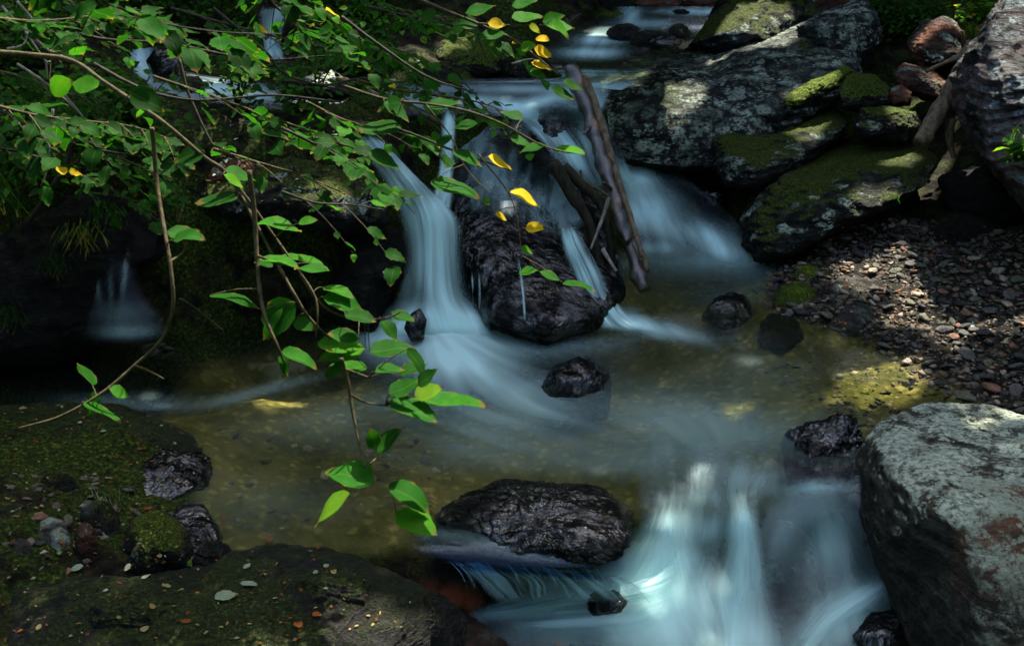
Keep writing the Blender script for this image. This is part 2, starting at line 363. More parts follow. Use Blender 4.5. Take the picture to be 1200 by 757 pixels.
bp = m.n('Bump', {'Strength': .8, 'Distance': .03, 'Height': hh})
MAT['ground'] = m.surf(m.n('BsdfPrincipled', {'Base Color': col, 'Roughness': .85, 'Specular IOR Level': .08, 'Normal': bp.outputs[0]}))
ground = mesh_obj('ground', GV, grid_faces(len(gx), len(gy)), MAT['ground'], attrs={'gravel': grav, 'bed': bed, 'red': red}, origin=np.zeros(3))
tag(ground, 'dark mossy stream bank and stony brown bed of the forest stream', 'ground', kind='structure')

# ================================================================== ROCKS
_ico = {}
def ico(level):
    if level not in _ico:
        b = bmesh.new(); bmesh.ops.create_icosphere(b, subdivisions=level, radius=1); b.verts.index_update()
        _ico[level] = (np.array([v.co[:] for v in b.verts]), np.array([[v.index for v in f.verts] for f in b.faces])); b.free()
    return _ico[level]
def radial(poly, th, cx, cy, smooth=1.3):
    """distance from the centroid to the outline for each angle"""
    A = np.linspace(-math.pi, math.pi, 361); out = np.zeros(361); n = len(poly)
    for i in range(n):
        x1, y1 = poly[i][0] - cx, poly[i][1] - cy; x2, y2 = poly[(i + 1) % n][0] - cx, poly[(i + 1) % n][1] - cy
        dx, dy = x2 - x1, y2 - y1; den = np.cos(A) * dy - np.sin(A) * dx
        den = np.where(abs(den) < 1e-9, 1e-9, den)
        t = (x1 * dy - y1 * dx) / den; s = (x1 * np.sin(A) - y1 * np.cos(A)) / den
        ok = (t > 0) & (s >= -1e-6) & (s <= 1 + 1e-6); out = np.where(ok & (t > out), t, out)
    out[out == 0] = out[out > 0].mean(); k = np.exp(-.5 * (np.arange(-8, 9) / smooth) ** 2); k /= k.sum()
    out = np.convolve(np.concatenate([out[-9:-1], out, out[1:9]]), k, 'valid')
    return np.interp(th, A, out)
def centroid(poly):
    p = np.array(poly, float); q = np.roll(p, -1, 0); c = p[:, 0] * q[:, 1] - q[:, 0] * p[:, 1]; a = c.sum() / 2
    return ((p + q) * c[:, None]).sum(0) / (6 * a)
def facets(S, seed, k, lo=.72, hi=.95):
    r = np.random.default_rng(seed); f = np.ones(len(S))
    for _ in range(k):
        n = r.normal(size=3); n /= np.linalg.norm(n); h = r.uniform(lo, hi)
        f = np.minimum(f, h / np.maximum(S @ n, 1e-3))
    return f
ROCKS = []
def finish_rock(name, V, Fc, mat, size, seed, amp, strata, label, cat, grp, level_noise=1.0):
    c = V.mean(0); D = V - c; L = np.linalg.norm(D, axis=1, keepdims=True); D = D / np.maximum(L, 1e-6)
    p = (V - c) / size + seed * 3.7
    ax = np.array([.25 * math.sin(seed), .2, 1.0]); ax /= np.linalg.norm(ax)
    n = amp * (fbm(p * 2.2, 5, seed, .55) + .55 * fbm(p * 5, 4, seed + 5, ridge=True) - .2)
    q = (p @ ax) * 9 + 1.5 * fbm(p * 2, 3, seed + 9)
    n = n + strata * (np.abs((q % 1) - .5) * 2 - .5) * .5
    n = n + .35 * amp * fbm(p * 13, 5, seed + 3, .6, ridge=True)
    V = V + D * (n * size)[:, None]
    o = mesh_obj(name, V, Fc, mat); tag(o, label, cat, grp)
    ROCKS.append((o, V, Fc)); return o
def boulder(label, poly, Y0, depth, mat, seed=1, lean=.3, amp=.07, strata=.02, level=6, k=10, name='boulder', cat='rock', grp=None, flat=.8, at=None, grow=1.04, planes=(), chip=0):
    """rock whose outline seen from the path is poly; Y0 = distance of its middle, depth = half thickness (m), lean = how far its top leans back"""
    S, Fc = ico(level); cx, cy = centroid(poly) if at is None else at
    f = facets(S, seed, k); S2 = S * f[:, None] ** .8
    if chip: S2 = S2 * facets(S, seed + 99, chip, .88, .985)[:, None] ** 1.4
    a, b, c = S2[:, 0], S2[:, 1], S2[:, 2]
    for (na, nb, nc, h_) in planes:
        lim = (h_ - na * a - nb * b) / nc; c = -np.logaddexp(-c * 14, -lim * 14) / 14
    rr = np.sqrt(a * a + b * b); th = np.arctan2(-b, a); Rr = radial(poly, th, cx, cy) * grow
    rq = np.clip(rr, 0, 1) ** flat
    px = cx + Rr * rq * np.cos(th); py = cy + Rr * rq * np.sin(th)
    d0 = Y0 / ray(cx, cy)[1]; d = d0 - depth * np.sign(c) * np.abs(c) ** .85 + lean * (cy - py) / F * d0
    V = CAM + (FWD[None] + ((px - CX) / F)[:, None] * RGT - ((py - CY) / F)[:, None] * UPV) * d[:, None]
    size = (max(p[0] for p in poly) - min(p[0] for p in poly)) / F * d0 * .5
    return finish_rock(name, V, Fc, mat, max(size, depth) , seed, amp, strata, label, cat, grp)
def slab(label, poly, ztop, height, mat, seed=1, amp=.04, strata=.01, level=6, name='rock', cat='rock', grp=None, box=.35, dome=.15, k=6, chip=0):
    """rock lying down: poly is its outline on the level ztop - height*.4, flat top"""
    S, Fc = ico(level); S = S * (facets(S, seed + 99, chip, .86, .98)[:, None] if chip else 1.0); f = facets(S, seed, k, .8, .97); S = S * f[:, None] ** .6
    zr = ztop - height * .4
    W = [Pz(px, py, zr)[:2] for px, py in poly]; cx, cy = centroid(W)
    a, b, c = S[:, 0], S[:, 1], S[:, 2]; rr = np.sqrt(a * a + b * b); th = np.arctan2(b, a)
    Rr = radial(W, th, cx, cy); rq = np.clip(rr, 0, 1) ** .75
    x = cx + Rr * rq * np.cos(th); y = cy + Rr * rq * np.sin(th)
    z = ztop - height + height * (np.sign(c) * np.abs(c) ** box) * (1 - dome) + height * dome * (1 - rr ** 2)
    V = np.stack([x, y, z], 1); size = max(np.ptp(x), np.ptp(y)) * .5
    return finish_rock(name, V, Fc, mat, size, seed, amp, strata, label, cat, grp)

RK = dict(
    wetslab=rock_mat('wet_speckled_slab_rock', dark=(.006, .006, .005), light=(.06, .06, .045), wet=.9, moss=.5, moss_col=(.03, .04, .006), rough=.7),
    slab=rock_mat('mossy_slab_rock', dark=(.006, .006, .004), light=(.05, .045, .03), wet=.3, moss=.8, moss_col=(.035, .05, .006), rough=.7),
    lichen=rock_mat('lichen_rock', lichen=.75, moss=.25, light=(.07, .075, .06)),
    lichen_dark=rock_mat('dark_lichen_rock', lichen=.4, moss=.78, light=(.06, .065, .05)),
    mossy=rock_mat('mossy_rock', lichen=.1, moss=.95, moss_col=(.07, .1, .008), light=(.06, .055, .04)),
    bright_moss=rock_mat('bright_moss_rock', lichen=.05, moss=1.25, moss_col=(.11, .16, .008), light=(.05, .05, .04)),
    wet=rock_mat('wet_black_rock', dark=(.004, .004, .005), light=(.022, .022, .016), wet=.95, rough=.7, strata=1.4, spec=.6),
    wetmoss=rock_mat('wet_mossy_rock', dark=(.004, .004, .004), light=(.035, .035, .022), wet=.5, moss=.62, moss_col=(.035, .045, .006), rough=.6, spec=.5),
    pale=rock_mat('pale_lichen_rock', lichen=.7, crust=True, lup=(.8, 1.15), lichen_col=(.48, .56, .42), moss=.12, light=(.14, .14, .1), dark=(.03, .03, .02), tint=(.11, .055, .03)),
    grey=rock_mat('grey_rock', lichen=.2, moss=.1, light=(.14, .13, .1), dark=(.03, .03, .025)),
    brown=rock_mat('brown_rock', lichen=.15, moss=.2, light=(.16, .11, .075), dark=(.03, .02, .015), tint=(.14, .05, .025)),
    cliff=rock_mat('banded_cliff_rock', lichen=.7, lichen_col=(.22, .27, .28), moss=.4, light=(.1, .1, .09), strata=2.0, tint=(.13, .09, .08)),
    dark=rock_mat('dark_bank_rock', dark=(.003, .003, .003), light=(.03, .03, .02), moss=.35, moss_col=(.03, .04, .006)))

# right bank, back to front
boulder('large lichen-covered slab boulder overhanging the dark plunge beside the log', [(698, 118), (715, 90), (760, 66), (800, 52), (835, 42), (870, 24), (905, 20), (950, 26), (985, 55), (1000, 85), (985, 112), (945, 135), (905, 160), (860, 190), (800, 200), (745, 190), (708, 160)], 8.2, .85, RK['lichen'], 11, lean=1.1, amp=.06, strata=.03, level=7, k=18, grow=1.1, planes=[(-.15, .8, .6, .3), (-.3, -.35, .88, .5)])
boulder('grey lichen boulder standing behind the large slab boulder', [(935, 30), (980, 8), (1015, -8), (1032, 12), (1030, 50), (1015, 78), (985, 92), (960, 80)], 8.9, .45, RK['lichen'], 12, lean=.5, strata=.04)
boulder('green mossy boulder at the upper pool edge behind the large slab', [(808, 50), (830, 25), (862, 2), (900, -14), (940, -10), (960, 20), (930, 50), (860, 70)], 9.3, .5, RK['lichen_dark'], 13, lean=.5)
boulder('brown mossy boulder at the top behind the grey boulders', [(895, 10), (920, -20), (985, -30), (1010, -5), (980, 30), (930, 40)], 9.9, .4, RK['brown'], 14)
boulder('long rock covered in bright green moss below the large slab', [(903, 122), (925, 108), (960, 92), (990, 76), (1002, 82), (990, 100), (960, 115), (930, 132), (908, 132)], 7.75, .18, RK['bright_moss'], 15, lean=.4, amp=.09)
boulder('rounded mossy stone next to the bright green moss rock', [(982, 100), (1000, 85), (1025, 90), (1043, 105), (1045, 122), (1020, 132), (985, 128)], 7.7, .2, RK['mossy'], 16)
boulder('broad lichen-topped rock lying under the large slab boulder', [(835, 165), (850, 148), (895, 138), (930, 128), (975, 128), (1000, 140), (990, 160), (960, 185), (925, 210), (890, 222), (850, 215), (838, 190)], 7.45, .45, RK['lichen_dark'], 17, lean=.8, strata=.05, level=7, planes=[(.05, .8, .6, .35)])
boulder('flat-topped rock with moss stripe behind the big mossy boulder', [(1000, 150), (1010, 128), (1040, 124), (1075, 132), (1080, 150), (1060, 166), (1010, 168)], 7.4, .25, RK['mossy'], 18, lean=.4, k=16)
boulder('big moss and lichen boulder leaning over the gravel bar', [(862, 258), (880, 225), (915, 198), (960, 176), (1010, 162), (1055, 157), (1085, 170), (1102, 188), (1092, 212), (1055, 240), (1000, 262), (960, 280), (925, 300), (890, 305), (866, 290)], 6.95, .5, RK['lichen_dark'], 19, lean=.75, amp=.055, strata=.05, level=7, k=14, planes=[(.1, .8, .6, .4), (-.2, -.3, .9, .6)])
boulder('dark wet angular rock wedged at the edge of the blue run', [(815, 225), (835, 218), (852, 222), (850, 242), (828, 248)], 7.35, .12, RK['wet'], 20, level=5)
boulder('pinkish sunlit rock above the leaning dead root', [(1064, 50), (1078, 25), (1105, 18), (1130, 38), (1132, 68), (1110, 88), (1080, 80)], 8.3, .3, RK['brown'], 21, lean=.6, strata=.04)
boulder('red-brown stone tucked under the leaning dead root', [(1048, 88), (1060, 75), (1090, 82), (1112, 98), (1110, 120), (1080, 118), (1055, 105)], 7.9, .2, RK['brown'], 22)
boulder('small round grey cobble between mossy stones and red-brown rock', [(1040, 108), (1055, 98), (1070, 108), (1066, 124), (1046, 124)], 7.7, .12, RK['brown'], 23, level=5)
boulder('tall banded grey cliff rock with pink streak at the bank', [(1122, 90), (1140, 60), (1165, 20), (1190, -20), (1300, -40), (1320, 200), (1280, 300), (1215, 260), (1180, 215), (1150, 175), (1128, 130)], 6.6, .7, RK['cliff'], 24, lean=.5, strata=.05, amp=.06, level=7, k=12, at=(1220, 110))
boulder('shaded mossy rock at the foot of the banded cliff', [(1095, 268), (1115, 250), (1150, 245), (1180, 262), (1185, 290), (1150, 302), (1110, 300)], 6.6, .2, RK['wetmoss'], 25, lean=.6)
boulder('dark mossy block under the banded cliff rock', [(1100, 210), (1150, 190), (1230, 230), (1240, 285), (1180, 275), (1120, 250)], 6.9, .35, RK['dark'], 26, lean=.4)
# stones along the gravel bar water edge
S_ = [('moss-topped dark stone at the water edge, larger of the two moss caps', [(903, 360), (905, 338), (925, 330), (958, 334), (968, 350), (962, 366), (930, 370)], .07, .16, 'bright_moss'),
      ('small stone with bright moss cap behind the larger moss stone', [(926, 326), (930, 312), (948, 308), (966, 316), (966, 330), (945, 334)], .08, .11, 'bright_moss'),
      ('low wet dark stone with thin moss in front of the moss stones', [(888, 388), (895, 368), (925, 362), (946, 372), (944, 392), (915, 398)], .03, .1, 'wetmoss'),
      ('smooth pale olive flat stone on the gravel edge', [(970, 378), (982, 360), (1005, 350), (1026, 360), (1030, 376), (1005, 384)], .07, .1, 'grey'),
      ('flat greenish slab lying behind the smooth olive stone', [(960, 340), (975, 322), (1010, 322), (1040, 334), (1020, 344), (985, 346)], .09, .07, 'grey'),
      ('low black wet rock in the stream beyond the moss stones', [(823, 362), (835, 348), (858, 340), (882, 350), (880, 366), (850, 372)], .02, .09, 'wet'),
      ('black wet rock breaking the surface in the pool middle', [(628, 450), (640, 436), (665, 424), (695, 420), (718, 434), (712, 452), (675, 464), (640, 464)], .1, .2, 'wet'),
      ('small leaning brown cobble on the gravel beside the pale stones', [(1128, 378), (1140, 364), (1156, 368), (1152, 388), (1136, 392)], .12, .08, 'brown'),
      ('dark flat cobble near the big pale boulder', [(1128, 460), (1145, 450), (1165, 460), (1158, 474), (1138, 474)], .04, .07, 'grey')]
for i, (lb, pl, zt, hh_, mt) in enumerate(S_): slab(lb, pl, zt, hh_, RK[mt], 40 + i, amp=.08, level=5, box=.6, dome=.4)

# the water-covered dome rock and the black rock in front of it
dome = boulder('great dark dome rock under a thin veil of falling water', [(505, 190), (520, 150), (560, 122), (605, 126), (640, 160), (672, 205), (700, 250), (722, 305), (730, 345), (700, 380), (640, 400), (570, 380), (530, 300)], 6.45, .48, RK['wet'], 31, lean=1.15, planes=[(.6, .3, .75, .55)], amp=.035, strata=.008, level=7, k=8)
dome_i = len(ROCKS) - 1
fb = boulder('glossy black boulder between the two cascades with thin trickles', [(525, 285), (532, 256), (560, 244), (600, 248), (636, 268), (665, 300), (684, 335), (690, 365), (682, 400), (640, 420), (590, 418), (556, 400), (536, 345)], 5.95, .42, RK['wet'], 32, lean=.5, amp=.08, strata=.05, level=7, k=22, chip=90, planes=[(-.5, .3, .8, .6), (.3, .6, .75, .55),])
fb_i = len(ROCKS) - 1
boulder('knobbly black rock parting the upper fall', [(615, 140), (625, 124), (645, 122), (665, 130), (672, 150), (668, 180), (650, 185), (625, 160)], 6.75, .18, RK['wet'], 33, lean=.3, level=6, chip=50)
boulder('small black rock foaming at the foot of the tall white fall', [(474, 385), (478, 370), (492, 362), (500, 375), (496, 398), (482, 400)], 5.35, .06, RK['wet'], 34, level=5)
# left bank
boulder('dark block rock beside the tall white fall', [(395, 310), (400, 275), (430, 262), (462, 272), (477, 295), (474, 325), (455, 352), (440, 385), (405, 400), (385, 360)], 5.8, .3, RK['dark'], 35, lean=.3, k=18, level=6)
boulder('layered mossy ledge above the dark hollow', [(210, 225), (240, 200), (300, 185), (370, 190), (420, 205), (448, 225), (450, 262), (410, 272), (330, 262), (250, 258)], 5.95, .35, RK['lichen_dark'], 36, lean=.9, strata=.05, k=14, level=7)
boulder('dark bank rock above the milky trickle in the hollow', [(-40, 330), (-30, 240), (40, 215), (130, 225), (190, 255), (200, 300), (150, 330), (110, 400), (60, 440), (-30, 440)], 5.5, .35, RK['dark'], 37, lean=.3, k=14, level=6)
boulder('rounded golden-moss boulder beside the upper pool', [(508, 65), (520, 48), (560, 42), (585, 52), (597, 70), (592, 88), (560, 96), (515, 92)], 7.7, .3, RK['mossy'], 38, lean=.5)
boulder('pale lichen stone behind the golden-moss boulder', [(520, 40), (545, 28), (580, 40), (585, 56), (550, 60), (520, 54)], 8.2, .2, RK['pale'], 39, level=5)
boulder('dark mossy stone hung with twigs beside the golden-moss boulder', [(478, 100), (485, 82), (510, 76), (540, 84), (548, 100), (530, 115), (495, 116)], 7.3, .22, RK['dark'], 51)
boulder('small dark stone between golden-moss boulder and yellow leaves', [(593, 88), (596, 74), (612, 68), (628, 78), (630, 92), (612, 98)], 7.6, .12, RK['wetmoss'], 52, level=5)
boulder('pale sunlit stone among twigs of the left terrace', [(345, 102), (352, 88), (385, 82), (410, 92), (412, 112), (380, 122), (352, 116)], 7.0, .2, RK['pale'], 53, level=5)
boulder('dark boulder in the side cascade under the leaves', [(172, 72), (182, 58), (204, 58), (215, 72), (208, 92), (184, 94)], 7.3, .15, RK['wet'], 54, level=5)
boulder('brown stone in the side cascade among leaves', [(208, 98), (215, 90), (232, 90), (240, 100), (232, 110), (214, 108)], 7.05, .1, RK['brown'], 55, level=5)
boulder('rusty leaf-strewn rock on the bank top above the hollow', [(228, 200), (240, 180), (280, 172), (310, 185), (312, 208), (275, 220), (240, 218)], 6.05, .2, RK['brown'], 56, level=5)
# upstream stones
U_ = [((700, 28, 736, 14), 'round mossy stone at the head of the upper pool', 'mossy', 9.0), ((712, 50, 752, 30), 'flat-topped wet stone with moss sides below the round mossy stone', 'wetmoss', 8.2),
      ((738, 56, 790, 38), 'long dark stone in the row across the upper pool', 'wetmoss', 8.0), ((762, 56, 802, 44), 'low black stone lying before the long dark stone', 'wet', 7.8), ((783, 44, 808, 30), 'upright dark mossy stone next to the slab boulder', 'wetmoss', 8.3),
      ((783, 32, 812, 12), 'round black stone where the upstream foam parts', 'dark', 9.0), ((723, 72, 740, 64), 'tiny brown stone alone in the shallow upper pool', 'brown', 7.7), ((742, 64, 764, 57), 'small flat stone in the shallow upper pool', 'grey', 7.75),
      ((768, 30, 784, 22), 'small dark stone upstream beside the foam', 'dark', 8.9), ((640, 22, 700, -8), 'big black rock at the far left side of the upstream pool', 'dark', 9.4), ((700, 14, 742, -8), 'dark mossy rock behind the round mossy stone', 'wetmoss', 9.6),
      ((742, 12, 800, -2), 'pinkish flat rock closing the upstream pool', 'brown', 9.7), ((620, 40, 660, 12), 'dark rock behind the yellow leaf spray', 'dark', 8.9), ((796, 12, 840, -10), 'red-brown stone pile rock at the upstream end', 'brown', 9.8)]
for i, (bx, lb, mt, Yc) in enumerate(U_):
    x0, y1, x1, y0 = bx; cx, cyy = (x0 + x1) / 2, (y0 + y1) / 2; rx, ry = (x1 - x0) / 2, (y1 - y0) / 2
    rr_ = random.Random(i); pl = [(cx + rx * math.cos(a) * rr_.uniform(.9, 1.12), cyy + ry * .25 * 0 + (ry * 1.15) * math.sin(a) * rr_.uniform(.92, 1.12)) for a in np.linspace(0, 2 * math.pi, 11)[:-1]]
    boulder(lb, pl, Yc, rx / F * Yc * .9, RK[mt], 60 + i, lean=.3, level=5, amp=.08, name='rock')

# near rocks
boulder('big pale lichen boulder with brown flank at the water edge', [(1004, 545), (1012, 512), (1040, 488), (1090, 476), (1150, 474), (1230, 490), (1320, 560), (1330, 800), (1250, 900), (1120, 860), (1070, 760), (1040, 680), (1015, 610)], 3.85, .6, RK['pale'], 71, lean=.5, amp=.035, strata=.015, level=7, k=8, at=(1160, 640), planes=[(-.1, .86, .5, .66), (-.5, -.4, .75, .8)])
boulder('black wet rock splitting the pool outflow beside the pale boulder', [(912, 530), (925, 505), (955, 490), (985, 480), (1008, 490), (1022, 515), (1015, 550), (990, 580), (940, 580), (915, 560)], 4.35, .17, RK['wet'], 72, lean=.3, level=6, k=14, amp=.12, chip=60)
boulder('dark rock under the pale boulder by the white rapids', [(985, 570), (1005, 555), (1030, 570), (1050, 640), (1040, 700), (1000, 650)], 4.0, .14, RK['wet'], 73, level=6)
boulder('small black rock poking through the lower foam', [(684, 715), (688, 698), (705, 690), (728, 690), (740, 705), (738, 722), (715, 730), (692, 728)], 3.62, .06, RK['wet'], 74, level=5, k=14, chip=40)
boulder('wet rounded rock hidden under the dark centre of the rapids', [(860, 640), (880, 610), (925, 610), (955, 640), (970, 700), (930, 760), (870, 740)], 3.98, .16, RK['brown'], 75, level=6)
boulder('dark wet stone under the pale boulder foot', [(1000, 745), (1020, 720), (1060, 715), (1090, 760), (1080, 820), (1010, 810)], 3.5, .14, RK['wet'], 76, level=5)
slab('long flat black rock damming the pool', [(506, 600), (530, 572), (570, 556), (640, 553), (700, 562), (745, 585), (748, 620), (735, 650), (640, 640), (540, 622)], .03, .09, RK['wetslab'], 77, amp=.085, strata=.035, level=7, box=.85, dome=.5, chip=60)
slab('wide dark mossy slab strewn with fallen leaves', [(-120, 690), (20, 668), (120, 668), (200, 664), (262, 646), (340, 622), (420, 622), (480, 640), (530, 668), (548, 700), (500, 760), (380, 860), (-100, 900)], .1, .28, RK['slab'], 78, amp=.06, strata=.012, level=7, box=.6, dome=.2, chip=70)
slab('mossy ground ledge by the hollow at the water edge', [(-80, 485), (40, 470), (150, 478), (230, 505), (240, 530), (180, 540), (80, 540), (-60, 560)], .1, .2, RK['slab'], 79, amp=.05, level=7, box=.5, chip=30)
slab('layered wet slate ledge shining blue at the water edge', [(110, 560), (150, 530), (210, 518), (252, 530), (250, 560), (200, 590), (140, 600)], .05, .12, RK['wet'], 80, amp=.06, strata=.05, level=6, box=.5, chip=50)
slab('long angular mossy stone on the pebbles of the low bank', [(140, 635), (150, 612), (185, 600), (218, 612), (226, 632), (215, 650), (170, 652)], .12, .16, RK['mossy'], 81, amp=.04, level=6, box=.5, k=14)
slab('round lichen-spotted stone at the start of the low bank pebbles', [(40, 640), (42, 618), (60, 608), (82, 616), (88, 636), (70, 648)], .13, .14, RK['grey'], 82, amp=.05, level=5, box=.7)
slab('dark stone topped with dry grass strands on the low bank', [(108, 615), (112, 595), (128, 586), (140, 600), (142, 618), (124, 624)], .12, .14, RK['wetmoss'], 83, amp=.05, level=5, box=.7)
slab('wet flat shelf rock between the pebbles and the pool', [(190, 620), (205, 590), (240, 590), (262, 625), (250, 650), (215, 650)], .03, .1, RK['wet'], 84, amp=.03, strata=.02, level=6, box=.4)
slab('mossy hump of rock on the slab edge next to the long angular stone', [(-60, 600), (-20, 570), (40, 570), (60, 590), (20, 610), (-40, 620)], .14, .14, RK['wetmoss'], 85, amp=.04, level=6, box=.5)
EX = [('small angular olive stone touching the long angular stone', [(150, 650), (160, 632), (182, 630), (190, 648), (172, 660)], .13, .1, 'mossy'),
      ('flat brown stone leaning on the round lichen-spotted stone', [(84, 628), (96, 612), (112, 616), (112, 632), (94, 638)], .13, .09, 'brown'),
      ('low grey stone half sunk in moss at the start of the low bank', [(4, 648), (14, 632), (40, 632), (44, 648), (22, 658)], .13, .09, 'grey'),
      ('dark flat stone under the edge of the mossy ledge', [(30, 572), (50, 556), (86, 556), (96, 570), (66, 582)], .13, .08, 'wetmoss'),
      ('pale olive wedge stone behind the long angular stone', [(92, 604), (100, 590), (112, 590), (114, 604), (102, 610)], .14, .09, 'grey'),
      ('jagged mossy stone at the slab edge by the pool', [(222, 655), (236, 638), (262, 634), (276, 644), (262, 660), (238, 664)], .08, .12, 'wetmoss'),
      ('low dark wedge rock on top of the wide slab', [(330, 690), (350, 668), (400, 660), (440, 676), (430, 700), (370, 708)], .13, .1, 'slab'),
      ('second low rock hump on the wide slab near its middle', [(90, 712), (130, 690), (190, 690), (220, 708), (180, 730), (110, 732)], .15, .1, 'slab'),
      ('broken corner rock of the wide slab over the foam', [(452, 730), (470, 700), (520, 690), (548, 712), (530, 750), (480, 760)], .0, .2, 'wetmoss')]
for i, (lb, pl, zt, hh_, mt) in enumerate(EX): slab(lb, pl, zt, hh_, RK[mt], 120 + i, amp=.09, strata=.02, level=6, box=.7, dome=.35, chip=45)
slab('rust-red submerged rock beside the lower foam', [(440, 760), (470, 715), (520, 705), (560, 720), (600, 750), (560, 800), (460, 800)], -.3, .12, RK['brown'], 86, amp=.05, level=5, box=.6)

BVHS = [(BVHTree.FromPolygons(V.tolist(), Fc.tolist()), o) for o, V, Fc in ROCKS]
def cast(px, py):
    """first rock or ground point seen at this pixel: (point, normal)"""
    r = ray(px, py); r = r / np.linalg.norm(r); best = None; g = drop(px, py); bd = np.linalg.norm(g - CAM); bn = Vector((0, 0, 1)); bp_ = Vector(g)
    for t, o in BVHS:
        hit, nrm, i, dd = t.ray_cast(Vector(CAM), Vector(r))
        if hit is not None and dd < bd: bd = dd; bp_ = hit; bn = nrm if nrm.dot(Vector(r)) < 0 else -nrm
    return bp_, bn

# ================================================================== WATER
def catmull(P, t):
    P = np.asarray(P, float); n = len(P); x = t * (n - 1); i = np.clip(np.floor(x).astype(int), 0, n - 2); f = (x - i)[:, None]
    g = lambda k: P[np.clip(k, 0, n - 1)]
    p0, p1, p2, p3 = g(i - 1), g(i), g(i + 1), g(i + 2)
    p0 = np.where((i == 0)[:, None], 2 * p1 - p2, p0); p3 = np.where((i >= n - 2)[:, None], 2 * p2 - p1, p3)
    return .5 * (2 * p1 + (p2 - p0) * f + (2 * p0 - 5 * p1 + 4 * p2 - p3) * f ** 2 + (3 * p1 - p0 - 3 * p2 + p3) * f ** 3)
def loft(name, label, rows, mat, dens, nu=90, nv=160, mode='z', su=26, sv=2.2, seed=0, edge=.12, edge_v=(.0, .0), relief=.02, contrast=1.0):
    """water surface through rows of points; v follows the flow. dens = list of (px, py, rx, ry, value) foam patches or a float"""
    fn = Pz if mode == 'z' else PY
    tu = np.linspace(0, 1, nu); tv = np.linspace(0, 1, nv)
    cr = np.array([catmull([fn(*p) for p in r], tu) for r in rows])        # rows x nu x 3
    V = np.array([catmull(cr[:, j], tv) for j in range(nu)]).transpose(1, 0, 2).reshape(-1, 3)
    U, Vv = np.meshgrid(tu, tv); U = U.ravel(); Vv = Vv.ravel()
    wob = .05 * fbm(np.stack([U * 3, Vv * 2, U * 0 + seed], 1), 2, seed)
    s = fbm(np.stack([(U + wob) * su, Vv * sv, U * 0], 1), 4, seed + 2, .6) ; s2 = fbm(np.stack([(U + wob) * su * .3, Vv * sv * .8, U * 0 + 5], 1), 2, seed + 8)
    st = np.clip(.5 + .55 * contrast * s + .45 * contrast * s2, 0, 1)
    px, py = project(V)
    if isinstance(dens, (int, float)): fo = np.full(len(V), float(dens))
    else:
        fo = np.zeros(len(V))
        for d in sorted(dens, key=lambda d: -d[4]):
            x0, y0, rx, ry, val = d[:5]; an = R(d[5]) if len(d) > 5 else 0
            dx, dy = px - x0, py - y0; a = dx * math.cos(an) + dy * math.sin(an); b = -dx * math.sin(an) + dy * math.cos(an)
            g_ = np.exp(-(a / rx) ** 2 - (b / ry) ** 2)
            fo = 1 - (1 - fo) * (1 - val * g_) if val > 0 else fo * (1 + val * g_)
    e = np.clip(np.minimum(U, 1 - U) / max(edge, 1e-3), 0, 1) if edge > 0 else np.ones(len(U))
    if edge_v[0] > 0: e = e * np.clip(Vv / edge_v[0], 0, 1)
    if edge_v[1] > 0: e = e * np.clip((1 - Vv) / edge_v[1], 0, 1)
    e = e * e * (3 - 2 * e)
    # relief along view-independent normals (mostly up / forward)
    V = V + (st - .5)[:, None] * relief * np.array([0, -.5, .8])
    o = mesh_obj(name, V, grid_faces(nu, nv)[:, ::-1], mat, attrs={'foam': fo, 'streak': st, 'cover': e})
    return tag(o, label, 'water', kind='structure')

# --- main pool with streaks that follow the current
dx = .012; px_ = np.arange(-2.9, 2.9, dx); py_ = np.arange(3.2, 7.25, dx); nx, ny = len(px_), len(py_)
FL = [[(520, 380), (560, 430), (640, 480), (740, 520), (840, 560)], [(700, 365), (760, 385), (830, 410), (880, 450), (895, 510), (880, 580)],
      [(880, 290), (850, 340), (860, 400), (910, 460), (920, 540)], [(80, 410), (200, 430), (300, 470), (450, 520), (600, 545), (750, 575)],
      [(260, 500), (300, 560), (400, 600), (500, 630), (620, 650)], [(1060, 440), (990, 480), (950, 530), (930, 570)], [(540, 390), (620, 410), (700, 410), (780, 440), (840, 500)],
      [(500, 400), (480, 450), (520, 510), (640, 530), (760, 560)], [(800, 330), (780, 370), (830, 430)]]
pts = []; tan = []
for ln in FL:
    W = np.array([Pz(a, b, 0)[:2] for a, b in ln]); C = catmull(np.c_[W, np.zeros(len(W))], np.linspace(0, 1, 30))[:, :2]
    T = np.gradient(C, axis=0); T /= np.linalg.norm(T, axis=1, keepdims=True); pts.append(C); tan.append(T)
pts = np.concatenate(pts); tan = np.concatenate(tan)
XX, YY = np.meshgrid(px_, py_); q = np.stack([XX.ravel(), YY.ravel()], 1); vel = np.zeros_like(q); wsum = np.zeros(len(q))
for i in range(len(pts)):
    d2 = ((q - pts[i]) ** 2).sum(1); wg = np.exp(-d2 / (2 * .26 ** 2)) + 1e-4 / (d2 + .05); vel += wg[:, None] * tan[i]; wsum += wg
vel /= wsum[:, None]; sp = np.linalg.norm(vel, axis=1); vel /= np.maximum(sp, 1e-6)[:, None]
turb = fbm(np.stack([q[:, 0] * 4, q[:, 1] * 4, q[:, 0] * 0], 1), 3, 77) * .35
vel = np.stack([vel[:, 0] * np.cos(turb) - vel[:, 1] * np.sin(turb), vel[:, 0] * np.sin(turb) + vel[:, 1] * np.cos(turb)], 1).reshape(ny, nx, 2)
nz = RNG.random((ny, nx)); n2_ = RNG.random((ny // 3 + 2, nx // 3 + 2)); nz = .35 * nz + .65 * np.kron(n2_, np.ones((3, 3)))[:ny, :nx]
for _ in range(3): nz = (nz + np.roll(nz, 1, 0) + np.roll(nz, -1, 0) + np.roll(nz, 1, 1) + np.roll(nz, -1, 1)) / 5
